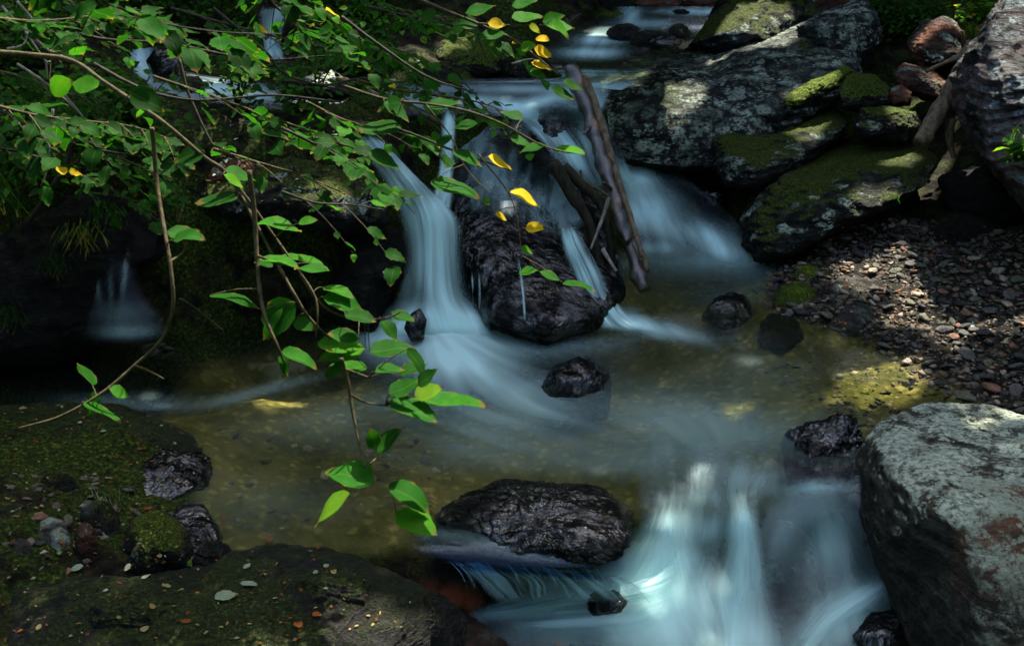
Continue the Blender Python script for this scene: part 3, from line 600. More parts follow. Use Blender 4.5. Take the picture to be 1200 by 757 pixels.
def samp(A, x, y):
    i = np.clip(y, 0, ny - 1.001); j = np.clip(x, 0, nx - 1.001); i0 = i.astype(int); j0 = j.astype(int); a = i - i0; b = j - j0
    if A.ndim == 3: a = a[..., None]; b = b[..., None]
    return (A[i0, j0] * (1 - a) * (1 - b) + A[i0 + 1, j0] * a * (1 - b) + A[i0, j0 + 1] * (1 - a) * b + A[i0 + 1, j0 + 1] * a * b)
J, I = np.meshgrid(np.arange(nx, dtype=float), np.arange(ny, dtype=float)); acc = nz.copy(); tot = 1.0
for sgn in (1, -1):
    x, y = J.copy(), I.copy()
    for k in range(28):
        v = samp(vel, x, y); x += sgn * v[..., 0]; y += sgn * v[..., 1]; acc += samp(nz, x, y) * (1 - k / 30); tot += 1 - k / 30
lic = acc / tot; lic = (lic - lic.mean()) / lic.std()
big = fbm(np.stack([q[:, 0] * 2.5, q[:, 1] * 2.5, q[:, 0] * 0 + 3], 1), 3, 41).reshape(ny, nx)
lic2 = np.clip(.5 + .1 * lic + .42 * big, 0, 1)
fpx, fpy = project(np.c_[q, np.zeros(len(q))])
FO = [(508, 392, 42, 22, .95), (540, 420, 55, 30, .9), (580, 445, 60, 24, .6, 25), (620, 470, 60, 18, .25, 20), (560, 470, 60, 26, .3), (700, 372, 22, 9, .95), (740, 380, 40, 8, .95, 8), (785, 390, 45, 8, .4, 10), (455, 395, 30, 20, .8),
      (640, 405, 70, 14, .22), (560, 500, 60, 24, .12), (880, 300, 40, 22, .25), (820, 300, 60, 18, .45), (850, 345, 40, 14, .08), (640, 452, 30, 8, .35), (800, 520, 110, 26, .16), (870, 545, 90, 18, .28), (700, 545, 100, 14, .05),
      (450, 470, 80, 14, .08, -15), (290, 462, 70, 6, .16, -14), (160, 470, 70, 8, .16), (190, 476, 24, 4, .28), (500, 375, 50, 16, .5), (330, 590, 90, 30, .04), (690, 475, 130, 34, .13, 10), (830, 500, 110, 28, .24), (600, 530, 110, 22, .1), (880, 440, 70, 26, .08), (400, 500, 120, 26, .06)]
fo = np.zeros(len(q))
for d in FO:
    an = R(d[5]) if len(d) > 5 else 0; ddx, ddy = fpx - d[0], fpy - d[1]; a = ddx * math.cos(an) + ddy * math.sin(an); b = -ddx * math.sin(an) + ddy * math.cos(an)
    fo = 1 - (1 - fo) * (1 - d[4] * np.exp(-(a / d[2]) ** 2 - (b / d[3]) ** 2))
fo = np.clip(fo + .004, 0, 1)
zz = .004 * (lic2.ravel() - .5) + .05 * np.exp(-((fpx - 520) / 60) ** 2 - ((fpy - 400) / 26) ** 2) + .03 * np.exp(-((fpx - 720) / 40) ** 2 - ((fpy - 375) / 12) ** 2)
LIP = poly_dist(fpx, fpy, [(-400, 300), (1500, 300), (1500, 560), (1035, 540), (940, 528), (870, 522), (800, 528), (742, 560), (740, 600), (640, 612), (520, 605), (440, 600), (430, 660), (-400, 700)])
cov = np.clip(LIP / 22 + .6, 0, 1); keep = (LIP > -16) & (H0(q[:, 0], q[:, 1]) < .12)
Fg = grid_faces(nx, ny); Fg = Fg[keep[Fg].all(1)]
used = np.unique(Fg); rm = np.full(len(q), -1); rm[used] = np.arange(len(used))
o = mesh_obj('water', np.c_[q, zz][used], rm[Fg], MAT['water'], attrs={'foam': fo[used], 'streak': lic2.ravel()[used], 'cover': cov[used]})
tag(o, 'clear olive pool of the stream with soft drifting foam', 'water', kind='structure')

# --- upper pool flowing down to the first drop
loft('water', 'shallow upper pool sliding towards the falls', [
    [(690, 8, 1.2), (770, 8, 1.2), (836, 8, 1.2)], [(640, 34, 1.12), (740, 34, 1.12), (822, 34, 1.12)], [(630, 60, 1.1), (720, 60, 1.1), (800, 60, 1.1)], [(650, 81, 1.095), (710, 81, 1.095), (765, 81, 1.095)],
    [(650, 92, 1.03), (705, 92, 1.03), (752, 94, 1.03)], [(545, 97, 1.02), (640, 98, 1.02), (728, 106, 1.02)]], MAT['water'],
    [(700, 47, 22, 6, .8), (695, 62, 30, 6, .75), (735, 40, 30, 8, .35), (690, 88, 50, 4, .6), (760, 28, 30, 5, .5), (820, 14, 40, 4, .8), (705, 105, 60, 10, .35), (600, 100, 60, 6, .4), (740, 20, 10, 12, .6)], nu=160, nv=140, edge=0, su=18, sv=4, seed=3, relief=.003)
loft('water', 'bright lip of the upper pool curling over the drop', [
    [(440, 100, 1.02), (540, 94, 1.02), (640, 92, 1.02), (725, 100, 1.02)], [(450, 112, 1.01), (555, 108, 1.01), (640, 106, 1.01), (716, 114, 1.01)], [(455, 125, .99), (560, 122, .99), (630, 122, .98), (712, 128, .97)], [(470, 136, .95), (560, 135, .95), (628, 140, .9), (706, 148, .85)]],
    MAT['falls'], [(590, 126, 36, 7, .95, 8), (560, 118, 30, 6, .5), (640, 118, 40, 7, .6, -12), (690, 122, 20, 12, .5), (620, 105, 60, 5, .35), (530, 105, 50, 5, .2)], nu=140, nv=70, su=10, sv=3, seed=5, edge=.04, relief=.008)
V_ = loft('waterfall', 'upper white fall between dome rock and log', [
    [(575, 122, 6.75), (640, 118, 6.85), (708, 122, 6.8)], [(600, 138, 6.62), (655, 134, 6.72), (712, 140, 6.65)], [(628, 162, 6.5), (680, 165, 6.55), (726, 165, 6.52)], [(655, 196, 6.42), (695, 200, 6.42), (742, 200, 6.45)], [(690, 240, 6.4), (720, 240, 6.4), (770, 240, 6.5)]], MAT['falls'],
    [(600, 132, 30, 12, .95), (640, 158, 26, 16, .95, 40), (670, 185, 26, 14, .9, 40), (690, 160, 10, 26, .85), (706, 165, 6, 30, .7), (720, 210, 26, 20, .7)], nu=110, nv=120, mode='Y', su=16, sv=1.8, seed=7, edge=.1, edge_v=(.08, .2), contrast=1.4)
# --- blue run behind the log
loft('water', 'blue foaming run between the log and the mossy boulders', [
    [(700, 178, .42), (725, 176, .42), (760, 182, .42)], [(705, 200, .36), (760, 205, .34), (810, 212, .34)], [(720, 235, .24), (785, 235, .22), (850, 245, .22)], [(730, 270, .1), (800, 268, .1), (880, 275, .1)], [(735, 310, .02), (815, 305, .02), (900, 312, .02)], [(740, 350, .004), (820, 345, .004), (900, 345, .004)]],
    MAT['falls'], [(745, 205, 18, 28, .8, -30), (760, 250, 30, 22, .75), (810, 275, 50, 14, .85, 15), (850, 295, 30, 10, .75, 15), (770, 290, 30, 8, .5), (720, 190, 16, 12, .6)], nu=120, nv=150, su=9, sv=3, seed=9, edge=.06, edge_v=(.0, .2))
# --- tall white fall left of the dome rock
loft('waterfall', 'tall silky white fall left of the dome rock', [
    [(415, 160, 5.98), (432, 157, 5.95), (448, 162, 5.98)], [(432, 190, 5.93), (456, 185, 5.88), (482, 200, 5.93)], [(452, 225, 5.88), (488, 222, 5.8), (520, 236, 5.88)], [(466, 258, 5.84), (505, 255, 5.72), (543, 262, 5.84)], [(472, 300, 5.77), (508, 300, 5.64), (548, 305, 5.77)],
    [(462, 345, 5.66), (508, 345, 5.54), (560, 348, 5.68)], [(440, 378, 5.55), (510, 375, 5.44), (585, 378, 5.56)], [(420, 405, 5.38), (515, 402, 5.36), (605, 405, 5.4)]], MAT['falls'],
    [(440, 175, 26, 22, .75, 40), (470, 215, 22, 40, .85, 20), (505, 255, 30, 26, .95), (508, 290, 22, 40, .95), (515, 340, 16, 50, .8, -15), (495, 385, 60, 22, .95), (535, 385, 50, 20, .95), (470, 330, 12, 20, .35)], nu=180, nv=220, mode='Y', su=11, sv=1.3, seed=11, edge=.22, edge_v=(.05, .12), contrast=1.25)
loft('waterfall', 'narrow white fall slipping down behind the tall fall', [
    [(516, 130, 6.35), (526, 128, 6.33), (538, 132, 6.35)], [(515, 165, 6.22), (525, 165, 6.18), (535, 167, 6.22)], [(513, 200, 6.08), (523, 200, 6.04), (533, 200, 6.08)], [(506, 228, 5.95), (519, 230, 5.9), (532, 230, 5.95)], [(492, 262, 5.82), (508, 265, 5.76), (528, 262, 5.82)]], MAT['falls'],
    [(526, 150, 12, 40, .85), (521, 215, 14, 40, .9), (510, 255, 20, 20, .9)], nu=40, nv=120, mode='Y', su=6, sv=1.5, seed=13, edge=.3, edge_v=(.1, .15))
loft('waterfall', 'white cascade fanning off the dome rock beside the black boulder', [
    [(655, 262, 5.98), (664, 262, 5.96), (676, 266, 5.98)], [(658, 290, 5.86), (674, 290, 5.82), (692, 294, 5.86)], [(668, 320, 5.76), (688, 320, 5.7), (708, 322, 5.76)], [(678, 348, 5.67), (700, 348, 5.6), (722, 350, 5.68)], [(684, 372, 5.58), (712, 372, 5.52), (748, 374, 5.6)], [(690, 388, 5.5), (730, 390, 5.46), (800, 394, 5.48)]], MAT['falls'],
    [(668, 285, 16, 26, .6), (690, 325, 22, 28, .65), (710, 365, 26, 16, .9), (745, 384, 40, 9, .95), (690, 375, 20, 10, .6)], nu=80, nv=140, mode='Y', su=11, sv=1.4, seed=15, edge=.2, edge_v=(.1, .15), contrast=1.9)
# --- thin veils clinging to rock faces
def veil(name, label, idx, poly, dens, seed, off=.012, su=.05, fade=14, flow=0.0, contrast=1.2):
    o, V, Fc = ROCKS[idx]; P = V; fx, fy = project(P); nrm = np.zeros_like(P); a = P[Fc[:, 1]] - P[Fc[:, 0]]; b = P[Fc[:, 2]] - P[Fc[:, 0]]; fn = np.cross(a, b)
    for k in range(3): np.add.at(nrm, Fc[:, k], fn)
    nrm /= np.maximum(np.linalg.norm(nrm, axis=1, keepdims=True), 1e-9)
    if ((P - P.mean(0)) * nrm).sum(1).mean() < 0: nrm = -nrm
    sd = poly_dist(fx, fy, poly); face = ((CAM - P) * nrm).sum(1) > 0
    keep = (sd > -4) & face; F2 = Fc[keep[Fc].all(1)]; u = np.unique(F2); r = np.full(len(P), -1); r[u] = np.arange(len(u))
    Q = P[u] + nrm[u] * off; cr = Q[:, 0] + flow * Q[:, 2]
    s = fbm(np.stack([cr / su, Q[:, 2] * 3 + Q[:, 1] * 2, Q[:, 0] * 0], 1), 4, seed, .6); s2 = fbm(np.stack([cr / su * .25, Q[:, 2] * 2, Q[:, 1] * 2], 1), 3, seed + 5)
    st = np.clip(.5 + (.5 * s + .6 * s2) * contrast, 0, 1)
    e = np.clip(sd[u] / fade, 0, 1)
    o = mesh_obj(name, Q, r[F2], MAT['falls'], attrs={'foam': np.full(len(u), dens), 'streak': st, 'cover': e * np.clip(.2 + st, 0, 1)})
    return tag(o, label, 'water', kind='structure')
veil('waterfall', 'thin bluish veil of water over the dome rock', dome_i, [(520, 170), (535, 145), (565, 128), (610, 140), (650, 175), (680, 220), (690, 262), (660, 285), (600, 262), (545, 250), (520, 235)], .2, 21, su=.06, flow=-.3, contrast=2.2)
def trickle(label, pp, w, dens, seed):
    rows = []
    for x, y in pp:
        h_ = np.array(cast(x, y)[0]); rows.append([(x - w, y, h_[1] - .012), (x + w, y, h_[1] - .012)])
    loft('waterfall', label, rows, MAT['falls'], dens, nu=10, nv=60, mode='Y', su=2, sv=2, seed=seed, edge=.5, edge_v=(.2, .15), relief=.002)
trickle('thin white trickle hanging down the black boulder face', [(606, 296), (610, 320), (613, 345), (615, 372), (617, 402)], 2.2, .5, 22)
trickle('thin trickle at the shaded edge of the black boulder', [(553, 318), (554, 336), (555, 356), (556, 374)], 2, .4, 23)
trickle('second thin trickle at the shaded edge of the black boulder', [(561, 316), (562, 336), (562, 356), (563, 378)], 2, .35, 24)
# --- lower rapids
loft('waterfall', 'white rapids pouring from the pool into the lower basin', [
    [(745, 500, .004), (800, 478, .008), (870, 470, .008), (940, 478, .008), (1030, 500, .004)], [(744, 548, .004), (800, 535, .008), (870, 528, .006), (940, 530, .006), (1024, 540, .004)],
    [(746, 585, -.015), (790, 575, -.02), (835, 565, -.035), (875, 568, -.025), (930, 566, -.035), (1016, 566, -.01)], [(744, 616, -.08), (785, 606, -.085), (835, 602, -.12), (874, 604, -.085), (930, 600, -.13), (1022, 600, -.08)],
    [(705, 660, -.25), (775, 650, -.21), (830, 648, -.245), (880, 646, -.205), (950, 645, -.25), (1040, 652, -.22)], [(610, 692, -.34), (740, 692, -.325), (820, 694, -.32), (875, 694, -.33), (960, 700, -.34), (1070, 702, -.34)],
    [(540, 722, -.38), (700, 738, -.38), (830, 748, -.38), (870, 755, -.39), (960, 760, -.4), (1090, 760, -.4)], [(500, 800, -.42), (700, 830, -.43), (830, 830, -.43), (860, 830, -.43), (960, 830, -.43), (1150, 830, -.43)]],
    MAT['falls'], [(786, 625, 18, 24, .8, 12), (870, 618, 12, 22, .7), (778, 660, 34, 22, .85), (820, 705, 60, 36, .95), (838, 750, 66, 50, .97), (690, 694, 62, 10, .8, -14), (625, 712, 60, 9, .7, -8), (740, 735, 60, 24, .5), (960, 572, 40, 6, .4, -4),
     (975, 625, 26, 40, .22, 20), (985, 728, 50, 30, .5, -40), (868, 660, 14, 40, .4), (820, 548, 60, 30, .2), (880, 562, 34, 18, .25), (828, 618, 40, 20, .45), (830, 585, 50, 12, .25), (735, 680, 40, 24, .55), (960, 650, 50, 50, .2), (640, 745, 60, 16, .2),
     (915, 700, 24, 44, -.9), (832, 598, 10, 18, -.4), (908, 620, 18, 26, -.5), (706, 712, 20, 9, -.7)],
    nu=260, nv=280, su=15, sv=2.0, seed=31, edge=.03, edge_v=(.12, 0), relief=.02, contrast=1.15)
def plume(label, rows, dens, seed, su=5, sv=1.4, contrast=1.2, edge=.5, ev=(.3, .35), relief=.02, nu=60, nv=120):
    loft('waterfall', label, rows, MAT['falls'], dens, nu=nu, nv=nv, su=su, sv=sv, seed=seed, edge=edge, edge_v=ev, relief=relief, contrast=contrast)
plume('bright white chute dropping in the middle of the rapids', [[(752, 592, -.02), (812, 584, -.02)], [(744, 622, -.07), (816, 612, -.07)], [(712, 662, -.2), (832, 652, -.18)], [(670, 704, -.31), (868, 698, -.29)], [(670, 760, -.36), (905, 758, -.35)], [(680, 810, -.4), (930, 810, -.4)]], .85, 81, su=8, nu=110)
plume('second white tongue of the rapids beside the bright chute', [[(848, 588, -.03), (892, 586, -.03)], [(850, 612, -.07), (892, 610, -.07)], [(846, 652, -.18), (900, 648, -.18)], [(832, 700, -.29), (905, 700, -.29)], [(800, 765, -.37), (900, 765, -.37)]], .75, 82, su=5)
plume('foam tail sweeping away under the blue run', [[(800, 620, -.09), (830, 665, -.18)], [(750, 650, -.2), (780, 705, -.28)], [(670, 676, -.28), (690, 718, -.31)], [(600, 694, -.32), (610, 728, -.35)], [(530, 708, -.34), (540, 732, -.37)]], .9, 83)
plume('second softer foam tail below the first', [[(800, 665, -.2), (820, 720, -.28)], [(730, 690, -.28), (750, 745, -.33)], [(650, 705, -.32), (660, 750, -.35)], [(580, 715, -.34), (575, 752, -.37)]], .45, 88)
plume('translucent sheet arcing in from the black outflow rock', [[(1016, 556, -.01), (1016, 590, -.045)], [(955, 556, -.01), (980, 606, -.07)], [(905, 570, -.045), (950, 632, -.14)], [(876, 612, -.12), (938, 665, -.225)], [(855, 680, -.26), (928, 715, -.315)]], .25, 84, su=7)
plume('milky drift curling out at the foot of the pale boulder', [[(1040, 660, -.26), (1060, 700, -.3)], [(1000, 672, -.28), (1030, 716, -.33)], [(955, 700, -.32), (990, 745, -.37)], [(915, 745, -.37), (960, 790, -.4)], [(880, 800, -.41), (930, 830, -.42)]], .5, 86)
loft('water', 'smooth blue run sliding past the flat black rock', [
    [(470, 612, .0), (520, 608, -.01), (640, 628, -.03), (770, 640, -.06)], [(470, 628, -.005), (530, 628, -.02), (640, 640, -.045), (760, 655, -.08)], [(476, 643, -.02), (545, 645, -.04), (640, 654, -.065), (750, 668, -.1)], [(500, 655, -.05), (560, 660, -.07), (640, 667, -.09), (735, 676, -.13)], [(515, 668, -.09), (570, 672, -.11), (645, 678, -.13), (730, 686, -.17)]],
    MAT['falls_blue'], [(600, 640, 60, 8, .16, 10), (520, 625, 40, 8, .1), (680, 650, 40, 6, .12)], nu=140, nv=80, su=2, sv=3, seed=33, edge=.2, edge_v=(.25, .15), relief=.004)
loft('waterfall', 'irregular thin strands dropping off the blue run lip', [
    [(512, 656, 3.68), (620, 660, 3.67), (740, 678, 3.64)], [(532, 664, 3.62), (640, 668, 3.61), (752, 684, 3.6)], [(556, 682, 3.59), (662, 684, 3.58), (765, 694, 3.57)], [(580, 712, 3.57), (684, 708, 3.56), (780, 708, 3.55)]], MAT['falls'],
    [(560, 685, 40, 30, .5), (640, 685, 36, 26, .45), (700, 688, 40, 22, .4)], nu=220, nv=50, mode='Y', su=42, sv=.5, seed=34, edge=.08, edge_v=(.3, .15), relief=.02, contrast=3.2)
rs = random.Random(4); x = 526
while x < 700:
    L = rs.uniform(24, 46) * (1 if x < 640 else .6); wd = rs.choice([1.6, 2.2, 3, 4.5]); dpx = L * rs.uniform(.65, .85); yv = 661 + max(0, x - 590) * .06 + rs.uniform(-1, 2)
    loft('waterfall', 'single glassy strand falling off the blue run lip', [
        [(x - wd, yv - 5, 3.655), (x + wd, yv - 5, 3.655)], [(x - wd * 1.1 + dpx * .3, yv + 2, 3.6), (x + wd * .9 + dpx * .3, yv + 2, 3.6)], [(x - wd + dpx * .65, yv + L * .4, 3.575), (x + wd + dpx * .65, yv + L * .4, 3.575)], [(x - wd * 1.5 + dpx, yv + L, 3.56), (x + wd * 1.5 + dpx, yv + L, 3.56)]], MAT['falls'],
        rs.uniform(.25, .6), nu=10, nv=50, mode='Y', su=3, sv=1, seed=60 + int(x), edge=.5, edge_v=(.25, .35), relief=.004)
    x += rs.choice([7, 10, 14, 24])
# --- trickles in the hollow and the side cascade under the leaves
loft('waterfall', 'faint milky trickle falling into the dark hollow', [
    [(105, 300, 5.3), (130, 298, 5.25), (160, 300, 5.3)], [(100, 340, 5.2), (135, 340, 5.15), (170, 342, 5.2)], [(90, 370, 5.12), (140, 372, 5.08), (195, 372, 5.12)], [(80, 400, 5.05), (140, 408, 5.0), (210, 400, 5.05)]], MAT['falls'],
    [(112, 332, 4, 24, .16, -12), (147, 318, 3, 28, .22, 6), (130, 335, 3, 18, .1), (140, 368, 34, 12, .12), (148, 390, 30, 9, .3)], nu=60, nv=90, mode='Y', su=4, sv=1.5, seed=41, edge=.2, edge_v=(.15, .2))
loft('waterfall', 'white side cascade glimpsed through the leaves', [
    [(300, 22, 1.2), (340, 20, 1.2)], [(150, 45, 1.14), (215, 38, 1.14)], [(150, 70, 1.08), (190, 66, 1.08)], [(160, 92, 1.02), (230, 86, 1.02)], [(190, 112, .98), (320, 98, .98)], [(300, 128, .97), (340, 112, .97)], [(380, 130, .96), (420, 112, .96)]], MAT['falls'],
    [(165, 60, 12, 20, .8), (175, 85, 26, 12, .9), (240, 105, 50, 10, .9), (300, 112, 30, 8, .6), (320, 30, 20, 12, .7)], nu=60, nv=200, su=5, sv=5, seed=43, edge=.15)
loft('waterfall', 'blue-white spill below the far left terrace', [
    [(300, 8, 1.26), (345, 6, 1.26)], [(302, 30, 1.2), (335, 28, 1.2)], [(305, 52, 1.1), (330, 52, 1.1)], [(310, 75, 1.04), (340, 75, 1.04)]], MAT['falls'], .75, nu=30, nv=60, su=5, sv=2, seed=44, edge=.25, edge_v=(.1, .2))
loft('water', 'thin stream slipping between mossy stones to the narrow fall', [
    [(440, 75, 1.08), (480, 70, 1.08)], [(432, 95, 1.02), (462, 88, 1.02)], [(450, 112, 1.0), (485, 104, 1.0)], [(480, 124, .99), (520, 116, .99)], [(512, 136, .96), (540, 128, .96)]], MAT['falls'], .45, nu=40, nv=80, su=5, sv=3, seed=45, edge=.2, edge_v=(.1, .1))

# ================================================================== WOOD
def tube_geo(P, r, nseg=8, wob=0.0, seed=0):
    P = np.asarray(P, float); r = np.asarray(r, float); T = np.gradient(P, axis=0); T /= np.maximum(np.linalg.norm(T, axis=1, keepdims=True), 1e-9)
    up = np.array([0, 0, 1.0]) if abs(T[0, 2]) < .9 else np.array([1.0, 0, 0]); V = []
    for i in range(len(P)):
        a = np.cross(T[i], up); a /= np.linalg.norm(a); b = np.cross(a, T[i])
        up = b
        for k in range(nseg):
            t = 2 * math.pi * k / nseg; V.append(P[i] + r[i] * (math.cos(t) * a + math.sin(t) * b))
    V = np.array(V)
    if wob: V = V + wob * fbm(V * 14, 3, seed)[:, None] * (V - np.repeat(P, nseg, 0)) / np.maximum(np.repeat(r, nseg), 1e-4)[:, None]
    Fc = []
    for i in range(len(P) - 1):
        for k in range(nseg): Fc.append([i * nseg + k, i * nseg + (k + 1) % nseg, (i + 1) * nseg + (k + 1) % nseg, (i + 1) * nseg + k])
    n0 = len(V); V = np.vstack([V, P[0], P[-1]])
    for k in range(nseg):
        Fc.append([n0, (k + 1) % nseg, k, k]); b = (len(P) - 1) * nseg; Fc.append([n0 + 1, b + k, b + (k + 1) % nseg, b + (k + 1) % nseg])
    Fc = [f if f[2] != f[3] else f[:3] for f in Fc]
    return V, Fc
class Batch:
    def __init__(s): s.V = []; s.F = []; s.n = 0
    def add(s, V, Fc): s.V.append(np.asarray(V)); s.F += [[i + s.n for i in f] for f in Fc]; s.n += len(V)
    def build(s, name, mat, parent=None, **k): return mesh_obj(name, np.vstack(s.V), s.F, mat, parent, **k)
def curve(P, n): return catmull(P, np.linspace(0, 1, n))

lg = empty('log', PY(752, 332, 5.75), 'wet fallen log leaning across the falls with bluish sheen', 'log')
LP = [PY(668, 78, 6.72), PY(684, 120, 6.56), PY(699, 165, 6.38), PY(716, 222, 6.16), PY(735, 280, 5.94), PY(754, 340, 5.72)]
Pc = curve(LP, 60); V, Fc = tube_geo(Pc, np.linspace(.044, .034, 60) * (1 + .06 * np.sin(np.arange(60) * .7) + .08 * np.sin(np.arange(60) * .23)), 22, .022, 3)
mesh_obj('trunk', V, Fc, MAT['log_wet'], lg)
Pc2 = Pc + np.array([.055, .02, .0]); V, Fc = tube_geo(Pc2[4:56], np.linspace(.03, .016, 52), 10, .004, 5)
mesh_obj('split_side', V, Fc, MAT['root'], lg)
for a, b in (((716, 222), (706, 214)), ((735, 285), (745, 276)), ((692, 150), (684, 158)), ((742, 310), (752, 304))):
    Ya = 6.12 if a[1] < 240 else 5.88
    if a[1] < 170: Ya = 6.4
    V, Fc = tube_geo(curve([PY(*a, Ya), PY((a[0] + b[0]) / 2, (a[1] + b[1]) / 2 - 1, Ya - .03), PY(*b, Ya - .06)], 6), np.linspace(.013, .006, 6), 7); mesh_obj('branch_stub', V, Fc, MAT['log_wet'], lg)
DB = [('gnarled dark driftwood root wedged against the log', [(660, 195), (680, 215), (700, 235), (712, 262), (716, 300), (722, 335)], 6.05, .03, 'dark_twig'),
      ('second dark driftwood stick wedged below the gnarled root', [(648, 190), (668, 225), (690, 262), (700, 300), (705, 330)], 5.98, .035, 'dark_twig'),
      ('forked pale stick leaning on the driftwood beside the log', [(714, 230), (708, 250), (700, 272), (692, 292)], 5.85, .011, 'pale_twig'),
      ('curved brown twig bridging the driftwood and the log', [(680, 200), (684, 212), (700, 222), (714, 230)], 5.9, .009, 'twig'),
      ('short pale splinter at the foot of the driftwood', [(706, 292), (714, 305), (722, 318)], 5.75, .012, 'pale_twig'),
      ('broad dead root leaning between cliff rock and boulders', [(1145, 55), (1128, 85), (1110, 115), (1092, 145), (1078, 168)], 7.0, .075, 'root'),
      ('tangled fibrous root hanging below the dead root', [(1116, 140), (1112, 160), (1118, 185)], 6.95, .03, 'root'),
      ('reddish dead branch lying behind the cliff rock', [(1135, 62), (1112, 72), (1085, 84)], 7.6, .02, 'root'),
      ('fallen bleached branch lying on the left terrace', [(395, 92), (420, 102), (455, 118), (490, 132), (520, 145)], 6.7, .022, 'root'),
      ('mossy stick crossing the ferny bank beside the hollow', [(30, 262), (48, 240), (62, 218), (78, 190), (90, 150), (96, 120)], 4.6, .013, 'dark_twig')]
for i, (lb, pp, Yc, r, mt) in enumerate(DB):
    P = curve([PY(x, y, Yc + (.5 if i in (5,) else .12) * (j / len(pp) - .5) * (-1 if i in (5,) else -1)) for j, (x, y) in enumerate(pp)], 28)
    V, Fc = tube_geo(P, r * np.linspace(1, .6, 28), 12, r * .35, 20 + i); o = mesh_obj('driftwood' if i < 5 else 'dead_branch', V, Fc, MAT[mt]); tag(o, lb, 'branch')

# ================================================================== LEAVES
YS = np.array([0, .06, .16, .28, .4, .52, .64, .76, .87, .95, 1.0]); WS = np.array([0.02, .2, .36, .45, .47, .44, .37, .27, .16, .07, 0.0])
def leaf_geo(pos, dirv, nrm, L, Wd, fold=.25, curl=.15, hi=True, jag=.07, rnd=random, twist=0):
    d = np.asarray(dirv, float); d /= np.linalg.norm(d); n = np.asarray(nrm, float); n = n - d * (n @ d); n /= np.linalg.norm(n); s = np.cross(d, n)
    if hi:
        ys, ws = YS, WS + np.array([0] + [jag * (1 if i % 2 else -1) for i in range(9)] + [0]) * .5
    else: ys, ws = np.array([0, .3, .65, 1.0]), np.array([.02, .46, .36, 0.0])
    ph = rnd.uniform(0, 6); V = []; ve = []; al = []
    for y, w_ in zip(ys, ws):
        for sx in (-1, 0, 1):
            x = sx * w_ * Wd; z = abs(x) * fold - curl * L * y * y + .03 * L * math.sin(ph + y * 7 + sx)
            V.append(np.asarray(pos) + d * y * L + s * x + n * z); ve.append(sx * w_ * 2); al.append(y)
    Fc = []
    for i in range(len(ys) - 1):
        a = i * 3; Fc += [[a, a + 1, a + 4, a + 3], [a + 1, a + 2, a + 5, a + 4]]
    return V, Fc, ve, al
class LeafBatch(Batch):
    def __init__(s): super().__init__(); s.t = []; s.ve = []; s.al = []
    def leaf(s, pos, d, n, L, Wd, tint, **k):
        V, Fc, ve, al = leaf_geo(pos, d, n, L, Wd, **k); s.add(V, Fc); s.t += [tint] * len(V); s.ve += ve; s.al += al
    def build(s, name, mat, parent=None): return mesh_obj(name, np.vstack(s.V), s.F, mat, parent, attrs={'tint': s.t, 'vein': s.ve, 'along': s.al})
rnd = random.Random(5)
def hero_leaf(parent, x0, y0, x1, y1, w, d, tint, stalk=None, mat='leaf'):
    A = Pd(x0, y0, d); B = Pd(x1, y1, d + rnd.uniform(-.02, .03)); L = np.linalg.norm(B - A); Lp = math.hypot(x1 - x0, y1 - y0)
    wr = L * .82; app = min(1, (w / Lp) / .75 * 1.0); tl = math.acos(min(.98, app))
    n = -ray((x0 + x1) / 2, (y0 + y1) / 2); n /= np.linalg.norm(n); dv = (B - A) / L; sd = np.cross(dv, n)
    if sd[2] < 0: sd = -sd
    nn = n * math.cos(tl) + sd * math.sin(tl)
    if nn[2] < 0: nn = n * math.cos(tl) - sd * math.sin(tl)
    lb = LeafBatch(); lb.leaf(A, dv, nn, L * 1.03, wr, tint, fold=rnd.uniform(.1, .3), curl=rnd.uniform(-.05, .15), jag=.03, rnd=rnd)
    lb.build('leaf', MAT[mat], parent)
    return A
def hero_branch(label, paths, leaves, d, r0, group=None, mat='twig'):
    e = empty('leafy_branch', Pd(*paths[0][0], d), label, 'branch', group)
    allp = []
    for j, pp in enumerate(paths):
        n = 8 * len(pp); P = curve([Pd(x, y, d + .03 * math.sin(i)) for i, (x, y) in enumerate(pp)], n); allp.append(P)
        rr_ = (r0 if j == 0 else r0 * .6) / F * d; V, Fc = tube_geo(P, np.linspace(rr_, rr_ * .45, n), 8, rr_ * .25, j); mesh_obj('stem', V, Fc, MAT[mat], e)
    allp = np.vstack(allp); ax, ay = project(allp)
    for lf in leaves:
        x0, y0, x1, y1, w, t = lf; A = hero_leaf(e, x0, y0, x1, y1, w, d + rnd.uniform(-.05, .05), t)
        i = np.argmin((ax - x0) ** 2 + (ay - y0) ** 2); q_ = allp[i]; dist = math.hypot(ax[i] - x0, ay[i] - y0)
        if 2 < dist < 60:
            V, Fc = tube_geo(curve([q_, (q_ + A) / 2 + np.array([0, 0, .006]), A], 6), np.linspace(.0016, .001, 6), 5); mesh_obj('leaf_stalk', V, Fc, MAT[mat], e)
    return e
